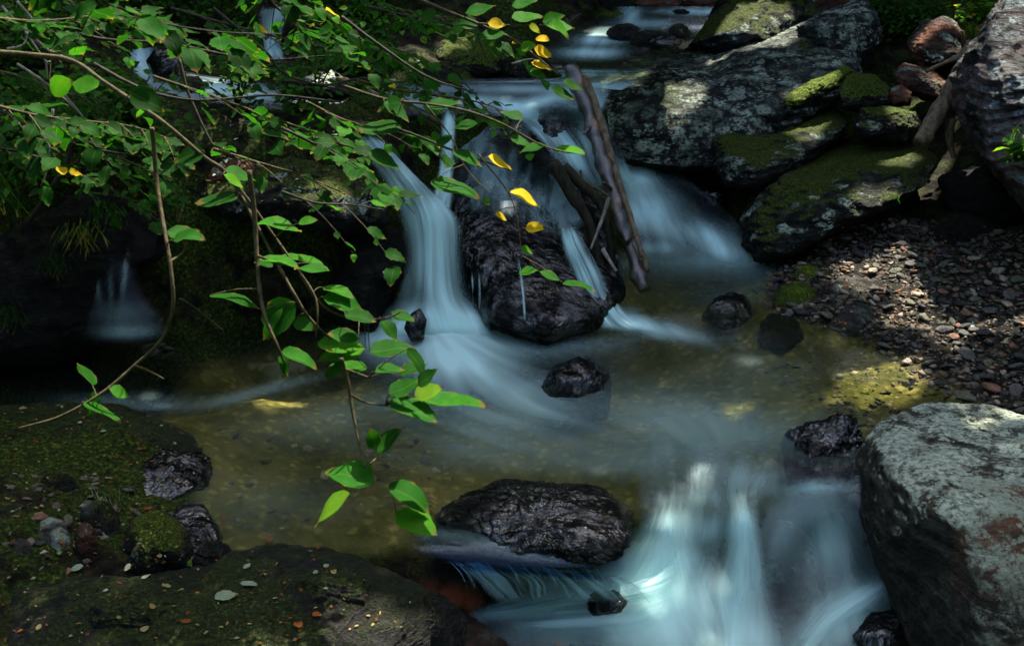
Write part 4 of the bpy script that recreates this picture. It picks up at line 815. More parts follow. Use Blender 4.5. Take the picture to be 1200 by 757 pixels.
hero_branch('long drooping branch crossing from the bank top to a leaf tuft by the white fall', [[(-30, 60), (40, 65), (85, 72), (120, 95), (160, 122), (200, 150), (240, 185), (262, 200), (280, 225), (300, 262), (320, 300), (345, 345), (362, 372), (390, 400)], [(268, 205), (295, 240), (318, 272), (345, 310), (368, 345), (372, 372), (370, 395)], [(352, 322), (372, 352), (395, 368), (425, 375), (455, 372), (470, 365)]],
    [(379, 348, 428, 364, 24, .45), (379, 337, 414, 344, 10, .5), (345, 375, 370, 386, 18, .42), (372, 400, 426, 407, 24, .55), (428, 408, 372, 424, 24, .58), (420, 398, 384, 392, 18, .4), (433, 412, 486, 404, 22, .35), (446, 376, 466, 398, 14, .3), (430, 432, 384, 432, 16, .5), (404, 368, 440, 378, 16, .3), (458, 368, 486, 376, 13, .35), (404, 428, 378, 440, 14, .45),
     (115, 103, 84, 94, 20, .55), (58, 105, 86, 96, 22, .6), (152, 108, 192, 128, 30, .22), (240, 178, 205, 190, 20, .25), (262, 200, 300, 208, 14, .4), (300, 262, 352, 270, 12, .5), (278, 232, 230, 240, 16, .3), (262, 205, 285, 222, 10, .6), (330, 300, 380, 312, 10, .5), (320, 312, 298, 308, 8, .35), (350, 262, 372, 258, 10, .5)], 2.7, 3.3)
hero_branch('thin bare twig curving down in front of the dark hollow', [[(178, 150), (181, 180), (184, 215), (190, 255), (198, 300), (203, 345), (200, 372), (186, 402), (158, 428), (120, 460), (70, 488), (22, 502)], [(157, 428), (175, 435), (192, 444)], [(200, 306), (212, 298), (218, 288)]],
    [(196, 272, 240, 282, 18, .4), (128, 456, 152, 464, 14, .5), (118, 464, 100, 486, 14, .45), (98, 472, 140, 496, 10, .4), (108, 452, 92, 425, 11, .35), (204, 283, 232, 268, 9, .4)], 2.5, 3.0)
hero_branch('thick green drooping stem with a big leaf over the hollow', [[(292, 200), (298, 250), (301, 300), (305, 345), (312, 375), (325, 405), (333, 425)], [(302, 300), (330, 310), (360, 308)]],
    [(345, 354, 306, 396, 34, .42), (246, 346, 304, 358, 10, .35), (304, 304, 350, 310, 9, .5), (386, 318, 346, 312, 10, .45), (312, 384, 330, 352, 22, .38), (326, 418, 340, 440, 12, .4), (330, 412, 372, 430, 16, .45)], 2.55, 3.2)
hero_branch('slender hanging twig with broad green and yellow leaves over the pool', [[(400, 420), (408, 450), (413, 480), (420, 515), (428, 548)], [(406, 433), (420, 438), (432, 442)], [(412, 463), (430, 472), (452, 475)], [(428, 548), (440, 538), (444, 530)], [(428, 552), (445, 562), (458, 568)]],
    [(438, 566, 380, 550, 30, .45), (410, 578, 365, 612, 16, .66), (456, 568, 505, 596, 28, .42), (464, 600, 512, 624, 30, .6), (440, 530, 470, 504, 20, .35), (440, 525, 434, 502, 16, .35), (457, 470, 512, 492, 24, .45), (498, 470, 568, 480, 18, .48), (486, 464, 518, 452, 20, .68), (456, 462, 494, 444, 20, .35), (440, 436, 474, 432, 12, .4), (478, 408, 498, 438, 15, .25), (470, 440, 500, 425, 14, .3), (490, 452, 512, 432, 14, .3)], 2.35, 2.6)
hero_branch('thin twig with green and yellow leaves over the dome rock', [[(400, 100), (450, 116), (500, 122), (546, 130), (590, 146), (630, 168), (660, 178), (686, 180)], [(500, 124), (528, 160), (545, 195), (570, 225)], [(560, 180), (600, 235), (612, 300)]],
    [(572, 184, 600, 199, 9, .95), (598, 225, 634, 238, 12, .93), (616, 268, 639, 267, 13, .95), (505, 214, 562, 232, 18, .42), (530, 178, 564, 194, 13, .38), (608, 320, 630, 317, 9, .5), (632, 318, 657, 330, 9, .42), (660, 332, 698, 338, 8, .35), (650, 176, 686, 180, 10, .58), (640, 170, 610, 178, 9, .4), (598, 160, 622, 172, 10, .4), (612, 140, 586, 132, 9, .35), (560, 146, 530, 150, 10, .35), (500, 126, 540, 118, 12, .35), (470, 118, 440, 128, 14, .3),
     (450, 120, 480, 140, 14, .35), (610, 290, 624, 298, 8, .6), (580, 250, 594, 258, 6, .9), (566, 232, 574, 240, 7, .6), (660, 96, 684, 104, 10, .3), (646, 104, 672, 118, 11, .25), (530, 160, 510, 172, 10, .35), (470, 150, 420, 152, 18, .35), (430, 180, 470, 196, 16, .3)], 3.3, 1.8)
hero_branch('spray of yellow-green leaves touching the upper pool', [[(470, -10), (520, 12), (560, 28), (600, 46), (630, 68), (655, 88)], [(560, 28), (600, 30), (640, 30)], [(600, 46), (620, 52), (640, 60)]],
    [(572, 27, 592, 30, 12, .94), (628, 45, 644, 48, 8, .92), (626, 58, 648, 66, 12, .92), (622, 74, 647, 82, 8, .94), (610, 58, 628, 52, 12, .62), (616, 64, 604, 58, 8, .6), (620, 84, 640, 92, 10, .5), (636, 26, 662, 20, 14, .5), (640, 30, 672, 34, 12, .55), (600, 22, 636, 18, 12, .5), (592, 40, 560, 44, 12, .4), (620, 30, 634, 38, 8, .8), (560, 30, 530, 26, 14, .4), (545, 16, 580, 8, 12, .4), (606, 48, 600, 52, 5, .98), (512, 14, 490, 24, 12, .35), (580, 50, 602, 66, 12, .3), (600, 8, 630, 2, 10, .45), (648, 24, 668, 44, 9, .55)], 3.9, 2.2)

WINDOWS = [[(148, 55), (215, 45), (230, 80), (330, 95), (330, 128), (180, 128), (148, 90)], [(300, 4), (345, 4), (340, 75), (305, 75)], [(425, 155), (465, 150), (540, 260), (480, 270)], [(560, 85), (740, 70), (740, 190), (600, 150)], [(508, 45), (600, 45), (600, 98), (508, 98)], [(515, 128), (540, 128), (530, 230), (505, 230)], [(345, 80), (415, 80), (415, 122), (345, 122)], [(230, 195), (315, 180), (450, 225), (440, 262), (240, 258)]]
def hidden(P, rd):
    x, y = project(np.asarray(P)[None]); return any(in_poly(x[0], y[0], w_) for w_ in WINDOWS) and rd.random() < .85
def spray(label, pp, d0, d1, nl, Ls, tint, seed, mat='leaf', group=None, r0=2.1, spread=.16, hi=True, tw='twig'):
    """leafy branch: a stem along pp (pixels) with side twigs carrying level leaves"""
    rd = random.Random(seed); n = 10 * len(pp)
    P = curve([Pd(x, y, d0 + (d1 - d0) * i / (len(pp) - 1)) for i, (x, y) in enumerate(pp)], n)
    e = empty('leafy_branch', P[0], label, 'branch', group); rr_ = r0 / F * d0
    b = Batch(); V, Fc = tube_geo(P, np.linspace(rr_, rr_ * .3, n), 7, rr_ * .2, seed); b.add(V, Fc); lb = LeafBatch()
    nl = int(nl * 1.8); k = max(3, nl // 6)
    for i in range(k):
        j = int((.08 + .9 * i / k) * (n - 2)); t = P[j + 1] - P[j]; t /= np.linalg.norm(t); s = np.cross(t, [0, 0, 1.0]); s /= np.linalg.norm(s); s *= (1 if i % 2 else -1)
        dv = s * .9 + t * rd.uniform(.2, .9) + np.array([0, 0, rd.uniform(-.5, .25)]); dv /= np.linalg.norm(dv); ln = spread * rd.uniform(.5, 1.5)
        Q = [P[j] + dv * ln * f + np.array([0, 0, -.25 * ln * f * f]) for f in np.linspace(0, 1, 6)]
        V, Fc = tube_geo(Q, np.linspace(rr_ * .4, rr_ * .18, 6), 5); b.add(V, Fc)
        for m_ in range(6):
            f = (m_ + .7) / 6 * 5; f = min(f, 4.99); q0 = Q[int(f)] * (1 - f % 1) + Q[int(f) + 1] * (f % 1)
            sd = np.cross(dv, [0, 0, 1.0]) * (1 if m_ % 2 else -1); ld = sd * rd.uniform(.5, 1) + dv * rd.uniform(.4, 1) + np.array([0, 0, rd.uniform(-.5, .1)])
            nn = np.array([rd.gauss(0, .35), rd.gauss(0, .35) - .25, 1.0]); L = Ls * .7 * rd.choice([.45, .7, .9, 1.1, 1.3])
            if hidden(q0, rd): continue
            tt = min(1, max(0, rd.gauss(tint, .1))) if rd.random() > .012 or d0 < 3.3 else .92
            lb.leaf(q0, ld, nn, L, L * rd.uniform(.62, .85), tt, fold=rd.uniform(.05, .35), curl=rd.uniform(-.02, .25), hi=hi, rnd=rd)
    b.build('stem', MAT[tw], e); lb.build('foliage', MAT[mat], e); return e
SP = [('leafy branch hanging low over the layered ledge', [(180, 90), (240, 110), (310, 135), (380, 160), (430, 185)], 3.0, 3.6, 42, .085, .28),
      ('blurred leafy branch sweeping in at the very top', [(60, -30), (120, 0), (180, 25), (260, 38), (330, 40)], 2.0, 2.4, 36, .08, .25),
      ('leafy branch dropping from the top towards the golden-moss boulder', [(330, -20), (380, 15), (430, 45), (470, 60), (500, 72)], 3.6, 4.4, 60, .085, .35),
      ('long leafy branch above the side cascade', [(200, 10), (270, 30), (330, 45), (400, 62), (440, 80)], 4.2, 4.6, 66, .08, .3),
      ('leafy branch beside the narrow fall', [(360, 120), (400, 140), (440, 150), (480, 158), (520, 168)], 3.6, 4.0, 54, .08, .36),
      ('leafy branch trailing over the white fall top', [(330, 150), (380, 175), (420, 200), (450, 225), (470, 250)], 2.9, 3.2, 30, .085, .3),
      ('leafy branch hanging across the bank beside the pale twigs', [(-20, 120), (40, 135), (100, 142), (160, 150), (215, 170)], 3.0, 3.2, 54, .085, .25),
      ('dim leafy branch over the ferny bank', [(-30, 170), (30, 180), (80, 200), (120, 215), (150, 240)], 3.4, 3.8, 42, .075, .22),
      ('leafy branch in front of the upper bank in the corner', [(-20, 20), (40, 25), (100, 20), (160, 10)], 3.2, 3.6, 54, .08, .28),
      ('leafy branch reaching over the golden-moss boulder', [(430, 8), (480, 20), (530, 30), (570, 45), (600, 60)], 4.8, 5.2, 60, .075, .42),
      ('leafy branch over the lip of the upper pool', [(420, 95), (460, 105), (510, 112), (560, 120), (600, 135)], 4.2, 4.4, 48, .075, .38),
      ('sparse branch hanging in front of the dark block rock', [(330, 225), (370, 238), (410, 240), (450, 246)], 2.7, 2.8, 18, .07, .36)]
SP += [('leafy branch low over the second half of the layered ledge', [(250, 175), (300, 190), (350, 205), (400, 225)], 3.4, 3.7, 36, .075, .3),
      ('leafy branch hanging from the top edge near the blue-white spill', [(300, -25), (320, 5), (350, 30), (370, 50)], 3.2, 3.5, 40, .08, .3),
      ('leafy branch behind the big two-lobed leaf', [(-20, 80), (30, 92), (80, 110), (130, 120)], 4.0, 4.3, 54, .075, .25),
      ('leafy branch between side cascade and golden-moss boulder', [(330, 95), (380, 100), (430, 92), (480, 100)], 4.6, 4.9, 54, .07, .32),
      ('small-leaved branch high above the thin stream', [(400, -15), (450, 5), (500, 20), (540, 20)], 5.2, 5.6, 66, .065, .45),
      ('dim branch beside the bare drooping twig', [(90, 160), (140, 185), (180, 205), (215, 235)], 3.8, 4.0, 36, .07, .25),
      ('leafy branch hanging over the dark twigs in the top corner', [(0, -20), (60, -5), (120, 15), (190, 30)], 3.8, 4.2, 54, .075, .3),
      ('branch of mid-green leaves against the narrow fall top', [(440, 60), (480, 80), (520, 95), (560, 100)], 5.0, 5.3, 48, .065, .35)]
for i, (lb, pp, d0, d1, nl, Ls, t) in enumerate(SP): spray(lb, pp, d0, d1, nl, Ls, t, 200 + i, tw='dark_twig' if i % 2 else 'twig')

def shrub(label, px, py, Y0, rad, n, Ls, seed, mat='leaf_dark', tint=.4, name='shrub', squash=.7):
    rd = random.Random(seed); c = PY(px, py, Y0); c = np.array([c[0], Y0, float(Hn(c[0], Y0)[0])]) if abs(float(Hn(c[0], Y0)[0]) - c[2]) < .6 else c
    e = empty(name, c, label, 'shrub', 'shrubs on the banks'); b = Batch(); lb = LeafBatch(); tips = []
    for k in range(9):
        a = rd.uniform(0, 6.28); t = np.array([math.cos(a) * rad * rd.uniform(.3, 1), math.sin(a) * rad * rd.uniform(.3, 1), rad * squash * rd.uniform(.6, 1.3)])
        P = curve([c, c + t * .5 + np.array([0, 0, .12 * rad]), c + t], 9); tips.append(P); V, Fc = tube_geo(P, np.linspace(.008, .003, 9), 5); b.add(V, Fc)
    for i in range(n):
        P = tips[rd.randrange(9)]; q_ = P[rd.randrange(3, 9)] + np.array([rd.gauss(0, .22), rd.gauss(0, .22), rd.gauss(0, .16)]) * rad
        if hidden(q_, rd): continue
        a = rd.uniform(0, 6.28); L = Ls * rd.uniform(.4, 1.3)
        lb.leaf(q_, [math.cos(a), math.sin(a), rd.uniform(-.6, .2)], [rd.gauss(0, .4), rd.gauss(0, .4) - .2, 1], L, L * .7, min(1, max(0, rd.gauss(tint, .15))), hi=False, rnd=rd)
    b.build('stem', MAT['dark_twig'], e); lb.build('foliage', MAT[mat], e); return e
SH = [('low dark shrub behind the side cascade', 120, 30, 8.0, .6, 1100), ('dark shrub at the top of the terrace', 250, 20, 8.2, .6, 1000), ('leafy shrub beyond the blue-white spill', 400, 20, 8.4, .6, 1000), ('shrub filling the corner of the upper bank', 20, 60, 6.6, .6, 1100), ('undergrowth shrub beside the pale sunlit stone', 420, 80, 7.2, .35, 500),
      ('fine-leaved shrub over the hollow bank', 60, 180, 5.35, .4, 1000), ('small-leaved shrub on the bank top near the rusty rock', 150, 170, 5.6, .4, 900), ('low shrub on the ledge above the white fall', 370, 165, 6.4, .35, 600), ('bushy dark shrub past the golden-moss boulder', 540, 12, 8.8, .5, 900), ('undergrowth bush above the mossy stone row', 620, -5, 9.4, .4, 700),
      ('shrub with drooping leaves at the edge of the ferny bank', -20, 230, 4.9, .4, 900), ('low bush between the side cascade and the ledge', 280, 150, 6.3, .35, 600), ('shrub on the right bank top behind the pinkish rock', 1060, 10, 9.2, .35, 500)]
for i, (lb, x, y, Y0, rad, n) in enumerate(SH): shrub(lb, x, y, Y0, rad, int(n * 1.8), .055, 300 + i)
shrub('sunlit bright green plant above the pinkish rock', 1150, 30, 7.7, .22, 200, .06, 330, 'leaf', .62, 'plant'); shrub('small green plant beside the banded cliff rock', 1190, 190, 5.7, .12, 36, .07, 331, 'leaf', .35, 'plant')

def grass_tuft(label, px, py, n, L, seed, mat, hang=False, Y0=None, spread=.05, tint=.5):
    rd = random.Random(seed)
    if Y0: c = PY(px, py, Y0)
    else: c, _ = cast(px, py); c = np.array(c)
    lb = LeafBatch()
    for i in range(n):
        a = rd.uniform(0, 6.28); p = c + np.array([rd.gauss(0, spread), rd.gauss(0, spread * .5), rd.gauss(0, spread * .3)]); up = -1 if hang else 1
        d_ = np.array([math.cos(a) * .5, math.sin(a) * .4 - .2, up * rd.uniform(.5, 1)]); l = L * rd.uniform(.5, 1.2)
        lb.leaf(p, d_, [math.cos(a + 1.5), math.sin(a + 1.5), .3], l, l * .04, min(1, max(0, rd.gauss(tint, .15))), fold=.1, curl=.3, hi=True, jag=0, rnd=rd)
    o = lb.build('grass_tuft', MAT[mat]); tag(o, label, 'grass tuft', 'tufts of grass and fern on the rocks'); return o
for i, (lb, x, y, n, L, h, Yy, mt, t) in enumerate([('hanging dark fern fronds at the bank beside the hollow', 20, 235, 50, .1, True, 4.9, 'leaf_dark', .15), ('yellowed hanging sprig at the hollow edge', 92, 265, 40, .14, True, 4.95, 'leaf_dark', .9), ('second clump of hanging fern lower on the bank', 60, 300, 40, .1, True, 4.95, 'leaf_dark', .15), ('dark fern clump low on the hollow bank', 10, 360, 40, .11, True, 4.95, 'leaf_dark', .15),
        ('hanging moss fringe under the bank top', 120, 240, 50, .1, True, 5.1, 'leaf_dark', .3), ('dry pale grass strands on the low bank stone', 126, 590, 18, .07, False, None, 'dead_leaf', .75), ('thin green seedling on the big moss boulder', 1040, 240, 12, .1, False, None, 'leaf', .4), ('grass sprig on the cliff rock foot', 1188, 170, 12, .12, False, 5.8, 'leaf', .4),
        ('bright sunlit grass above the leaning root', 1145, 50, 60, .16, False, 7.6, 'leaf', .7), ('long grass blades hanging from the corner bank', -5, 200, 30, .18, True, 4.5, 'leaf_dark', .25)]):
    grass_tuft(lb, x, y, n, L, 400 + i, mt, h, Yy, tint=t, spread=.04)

# pale dead twigs on the upper left
PT = [([(2, 8), (30, 38), (52, 70), (60, 72)], 'pale dead twig bent like an elbow in the corner'), ([(20, 2), (40, 25), (48, 38)], 'short pale dead twig near the corner'), ([(30, 38), (50, 55), (78, 68)], 'pair of pale dead twigs running to the brown branch, thinner one'), ([(34, 40), (60, 62), (72, 74)], 'pair of pale dead twigs running to the brown branch, thicker one'),
      ([(54, 72), (56, 92)], 'stubby upright pale twig below the brown branch'), ([(62, 128), (60, 160), (55, 200), (48, 218)], 'bleached white twig hanging straight down over the bank'), ([(38, 162), (55, 165)], 'tiny white side twig on the bleached hanging twig'), ([(20, 75), (50, 95), (80, 120), (100, 140)], 'long thin pale twig slanting under the brown branch'),
      ([(72, 108), (85, 122), (98, 138)], 'white twig slanting beside the big green leaf'), ([(340, 165), (365, 175), (385, 160), (395, 158)], 'pale curved twig on the ledge above the white fall'), ([(8, 58), (28, 52), (34, 34)], 'forked pale twig above the brown branch'), ([(600, 75), (625, 70), (645, 84)], 'pale twig under the yellow leaf spray'),
      ([(210, 350), (230, 362), (262, 388)], 'faint twig hanging deep in the hollow')]
for i, (pp, lb) in enumerate(PT):
    dd = 3.6 if i != 11 else 4.4; P = curve([Pd(x, y, dd + .02 * j) for j, (x, y) in enumerate(pp)], 14); V, Fc = tube_geo(P, np.linspace(.0045, .002, 14), 6, .001, i)
    o = mesh_obj('twig', V, Fc, MAT['pale_twig' if i < 12 else 'dark_twig']); tag(o, lb, 'twig')
# dark twigs across the upper left
for i, pp in enumerate([[(110, 75), (150, 97), (190, 112), (240, 118), (320, 112), (400, 120)], [(60, 30), (120, 46), (200, 52), (300, 70), (380, 66)], [(210, 70), (225, 120), (262, 190), (300, 210)], [(400, 20), (440, 50), (500, 90), (560, 110)], [(0, 130), (60, 160), (140, 180), (200, 176)], [(380, 140), (460, 150), (540, 180), (600, 200)], [(250, 10), (310, 60), (340, 90), (420, 110)]]):
    P = curve([Pd(x, y, 3.3 + .1 * i) for x, y in pp], 40); V, Fc = tube_geo(P, np.linspace(.006, .0025, 40), 6, .001, i); o = mesh_obj('twig', V, Fc, MAT['dark_twig'])
    tag(o, ['dark thin twig crossing under the long brown branch', 'dark thin twig high in the corner foliage', 'dark twig dropping past the side cascade', 'dark twig slanting towards the upper pool', 'dark twig low over the ferny bank', 'dark twig reaching over the narrow fall', 'dark twig between the spill and the terrace'][i], 'twig')

# ================================================================== PEBBLES
rp = random.Random(12); NPR = np.random.default_rng(12)
def pebble_mesh(seed, level):
    S, Fc = ico(level); f = facets(S, seed, 9, .6, .92); V = S * f[:, None]; V = V * np.array([1, .74, .3]); V = V * (1 + .08 * fbm(S * 2, 2, seed))[:, None]; return V, Fc
m = M('pebble'); gi = m.attr('tone'); oi = m.n('ObjectInfo'); tc = m.n('TexCoord')
tone = m.math('FRACT', m.math('ADD', gi, m.math('MULTIPLY', oi.outputs['Random'], 7.0)))
c_ = m.ramp(tone, [(0, (.02, .018, .015)), (.25, (.06, .055, .04)), (.45, (.12, .1, .07)), (.6, (.05, .055, .035)), (.7, (.2, .1, .055)), (.78, (.1, .08, .05)), (.88, (.33, .26, .19)), (1, (.09, .08, .065))])
n_ = m.noise(tc.outputs['Object'], 60, 5, .65); c_ = m.n('MixRGB', {0: .8, 1: c_, 2: m.ramp(n_, [(.3, (.4, .4, .4)), (.7, (1.2, 1.15, 1.1))])}, blend_type='MULTIPLY').outputs[0]
MAT['pebble'] = m.surf(m.n('BsdfPrincipled', {'Base Color': c_, 'Roughness': .6, 'Specular IOR Level': .15, 'Normal': m.n('Bump', {'Strength': .6, 'Distance': .01, 'Height': n_}).outputs[0]}))
LOW = [[(0, 565), (60, 540), (130, 545), (200, 590), (215, 645), (100, 668), (10, 660)]]
def scatter(poly, n, smin, smax, lvl, name, label, kind='stuff', zoff=0.0, cat='pebbles', z0=0.0):
    x0, x1 = min(p[0] for p in poly), max(p[0] for p in poly); y0, y1 = min(p[1] for p in poly), max(p[1] for p in poly)
    tm = [pebble_mesh(s, lvl) for s in range(8)]; pts = []
    # uniform over the ground, not over the picture
    c = [Pz(a, b, .1) for a, b in poly]; X0, X1 = min(p[0] for p in c), max(p[0] for p in c); Y0_, Y1_ = min(p[1] for p in c), max(p[1] for p in c)
    xs = NPR.uniform(X0, X1, n * 4); ys = NPR.uniform(Y0_, Y1_, n * 4); zs = Hn(xs, ys); qx, qy = project(np.stack([xs, ys, zs], 1)); ok = poly_dist(qx, qy, poly) > -4
    xs, ys, zs = xs[ok][:n], ys[ok][:n], zs[ok][:n]; Vs = []; Fs = []; tn = []; c0 = 0
    for x, y, z in zip(xs, ys, zs):
        V, Fc = tm[rp.randrange(8)]; s = smin * (smax / smin) ** (rp.random() ** 2.2); M3 = np.array((Matrix.Rotation(rp.uniform(0, 6.28), 3, 'Z') @ Matrix.Rotation(rp.gauss(0, .28), 3, 'X') @ Matrix.Rotation(rp.gauss(0, .28), 3, 'Y')))
        Vs.append((V * s) @ M3.T + np.array([x, y, z + s * rp.uniform(-.1, .25) + zoff])); Fs.append(Fc + c0); c0 += len(V); tn.append(np.full(len(V), rp.random()))
    o = mesh_obj(name, np.vstack(Vs), np.vstack(Fs), MAT['pebble'], smooth=False, attrs={'tone': np.concatenate(tn)}); return tag(o, label, cat, kind=kind)
scatter(GRAVEL, 5200, .006, .036, 1, 'gravel', 'fine grey and brown gravel filling the gravel bar')
scatter(LOW[0], 260, .006, .03, 2, 'gravel', 'dark pebbles scattered on the low bank', zoff=-.006)
scatter([(880, 385), (960, 380), (1060, 428), (1140, 475), (1010, 500), (900, 440), (820, 400)], 500, .012, .035, 1, 'gravel', 'submerged olive pebbles in the shallow water off the bar', zoff=-.005)
scatter([(230, 470), (420, 440), (560, 500), (500, 600), (280, 620), (220, 540)], 350, .015, .045, 1, 'gravel', 'submerged brown pebbles in the shaded side of the pool', zoff=-.01)
PL = ['flat grey slate cobble lying on the gravel bar', 'olive grey cobble lying on the gravel bar', 'reddish brown cobble lying on the gravel bar', 'pale tan cobble lying on the gravel bar', 'dark charcoal cobble lying on the gravel bar']
PT_ = [(.085, .08, .065), (.1, .1, .06), (.2, .095, .055), (.3, .24, .17), (.035, .034, .032)]
pm = []
for k, c in enumerate(PT_):
    m = M('cobble_' + ['slate', 'olive', 'reddish', 'tan', 'charcoal'][k]); tc = m.n('TexCoord'); n_ = m.noise(tc.outputs['Object'], 1.6, 6, .65)
    cc = m.ramp(n_, [(.3, tuple(x * .5 for x in c)), (.7, tuple(x * 1.3 for x in c))]); pm.append(m.surf(m.n('BsdfPrincipled', {'Base Color': cc, 'Roughness': .55, 'Specular IOR Level': .2, 'Normal': m.n('Bump', {'Strength': .5, 'Distance': .15, 'Height': n_}).outputs[0]})))
cob = [[None] * 4 for _ in range(5)]
for k in range(5):
    for j in range(4):
        V, Fc = pebble_mesh(50 + j, 3); o = mesh_obj('cobble', V, Fc, pm[k], origin=np.zeros(3)); cob[k][j] = [o, False]
cx_ = 0
placed = []
while cx_ < 216:
    low = cx_ >= 200; poly = LOW[0] if low else GRAVEL
    c = [Pz(a, b, .1) for a, b in poly]; x = rp.uniform(min(p[0] for p in c), max(p[0] for p in c)); y = rp.uniform(min(p[1] for p in c), max(p[1] for p in c)); z = float(Hn(x, y)[0])
    qx, qy = project(np.array([[x, y, z]])); s = rp.uniform(.022, .045) if rp.random() < .85 else rp.uniform(.045, .065)
    if low: s *= .6
    if not in_poly(qx[0], qy[0], poly) or qx[0] > 1198 or any((x - a) ** 2 + (y - b) ** 2 < (.7 * (s + r)) ** 2 for a, b, r in placed): continue
    placed.append((x, y, s)); k = rp.choices(range(5), [6, 4, 1, 2, 4])[0]; src = cob[k][rp.randrange(4)]
    if src[1]: o = src[0].copy(); COL.objects.link(o)
    else: o = src[0]; src[1] = True
    o.location = (x, y, z + s * .34); o.scale = (s, s * rp.uniform(.75, 1.1), s * rp.uniform(.8, 1.2)); o.rotation_euler = (rp.gauss(0, .2), rp.gauss(0, .2), rp.uniform(0, 6.28))
    tag(o, PL[k] if not low else PL[k].replace('gravel bar', 'shaded low bank'), 'cobble', ['slate', 'olive', 'reddish', 'tan', 'charcoal'][k] + ' cobbles on the ' + ('low bank' if low else 'gravel bar')); cx_ += 1
for k in range(5):
    for j in range(4):
        if not cob[k][j][1]: bpy.data.objects.remove(cob[k][j][0])

# ================================================================== FALLEN LEAVES
def fallen(label, px, py, L, tint, seed, ang=None, group=None, dry=True):
    rd = random.Random(seed); p, n = cast(px, py); n = np.array(n); n = n * .6 + np.array([0, 0, .6]); n /= np.linalg.norm(n); a = rd.uniform(0, 6.28) if ang is None else R(ang)
    d = np.array([math.cos(a), math.sin(a), 0]); d -= n * (d @ n); d /= np.linalg.norm(d); lb = LeafBatch()
    L *= .6; lb.leaf(np.array(p) + n * .008 - d * L / 2, d, n, L, L * rd.uniform(.5, .75), tint, fold=rd.uniform(0, .3), curl=rd.uniform(-.15, .1), rnd=rd)
    o = lb.build('fallen_leaf', MAT['dead_leaf']); tag(o, label, 'leaf', group)
FLV = [('orange fallen leaf on the dark slab by the pool', 316, 634, .075, .28), ('pale green flat leaf lying alone on the slab', 222, 661, .085, 1.0), ('round tan leaf standing out in the middle of the slab', 194, 688, .06, .62), ('pale grey-green leaf near the slab ridge', 290, 665, .06, .8), ('small whitish leaf at the top of the slab', 330, 621, .04, .78),
       ('curled tan leaf at the bottom of the slab', 170, 738, .055, .62), ('dull tan round leaf below the slab middle', 46, 737, .05, .62), ('reddish curled leaf low on the slab', 218, 730, .06, .2), ('small yellow leaf beside the long angular stone', 187, 652, .035, .6), ('long pale lichen-grey leaf near the slab edge', 90, 668, .09, .8),
       ('pair of grey leaves on the slab ridge, longer one', 152, 667, .09, .8), ('pair of grey leaves on the slab ridge, shorter one', 172, 677, .06, .8), ('grey-green large leaf spread on the slab', 265, 700, .14, .82), ('second large grey-green leaf touching the first', 292, 686, .1, .82), ('brown leaf against the slab side', 178, 712, .05, .5), ('whitish leaf on the far slab end', 382, 665, .04, .8),
       ('small tan leaf next to the whitish leaf on the slab', 392, 672, .05, .6), ('red-brown leaf on the slab end above the foam', 350, 735, .07, .15), ('brown folded leaf on the slab near the red-brown one', 372, 722, .06, .25), ('orange leaf on the wet slate ledge', 153, 546, .035, .32), ('rust-brown leaf on the wet slate ledge', 165, 528, .06, .15), ('brown leaf on the wet shelf rock', 175, 597, .06, .2),
       ('pale leaf on the mossy ledge by the hollow', 122, 507, .05, .8), ('tan leaf flat on the mossy ledge by the hollow', 28, 480, .07, .6), ('reddish leaf on the low bank pebbles', 16, 636, .045, .2), ('green leaf on the low bank pebbles', 70, 650, .04, .95), ('tiny green leaf on the long flat black rock', 550, 570, .05, .95), ('orange-brown scrap on the black rock end', 712, 607, .03, .3),
       ('rusty leaf lying on the big pale boulder', 1130, 548, .04, .3), ('orange dry leaves patch on gravel bar, widest one', 1128, 318, .12, .2), ('orange dry leaf on gravel bar next to the widest one', 1112, 322, .08, .25), ('rusty leaf on the ledge near the rusty rock', 262, 186, .07, .3), ('tan leaf on the ledge near the rusty rock', 285, 196, .08, .5), ('whitish leaf on the ledge edge above the hollow', 258, 224, .05, .72), ('pinkish leaf on the ledge above the hollow', 244, 214, .06, .5),
       ('whitish leaf on stones beside the thin stream', 492, 73, .06, .72), ('pinkish leaf on stones beside the thin stream', 476, 84, .08, .55), ('brown leaf on the broad lichen-topped rock', 905, 178, .05, .3), ('dark red leaf on the low bank by the pool edge', 262, 608, .07, .18), ('tan leaf on the flat black rock middle', 640, 566, .035, .5), ('orange leaf between gravel and the moss stones', 988, 318, .05, .3)]
for i, (lb, x, y, L, t) in enumerate(FLV): fallen(lb, x, y, L, t, 500 + i)
# fine litter nobody could count
lb = LeafBatch(); rl = random.Random(9)
for i in range(1300):
    if i < 230: x, y = rl.uniform(-10, 520), rl.uniform(630, 757)
    elif i < 520: x, y = rl.uniform(0, 230), rl.uniform(475, 640)
    elif i < 1050: x, y = rl.uniform(960, 1200), rl.uniform(262, 460)
    else: x, y = rl.uniform(180, 560), rl.uniform(60, 240)
    p, n = cast(x, y)
    if p[2] < .0: continue
    n = np.array(n); a = rl.uniform(0, 6.28); L = rl.uniform(.007, .022) * (1.3 if i > 520 else 1)
    lb.leaf(np.array(p) + n * .005, [math.cos(a), math.sin(a), rl.uniform(-.2, .2)], n * .7 + np.array([rl.gauss(0, .3), rl.gauss(0, .3), .4]), L, L * rl.uniform(.3, .8), rl.choice([.0, .05, .1, .3, .5, .6, .8]), hi=False, rnd=rl)
o = lb.build('leaf_litter', MAT['dead_leaf']); tag(o, 'crumbs of dry leaf and bark scattered over rocks and banks', 'litter', kind='stuff')

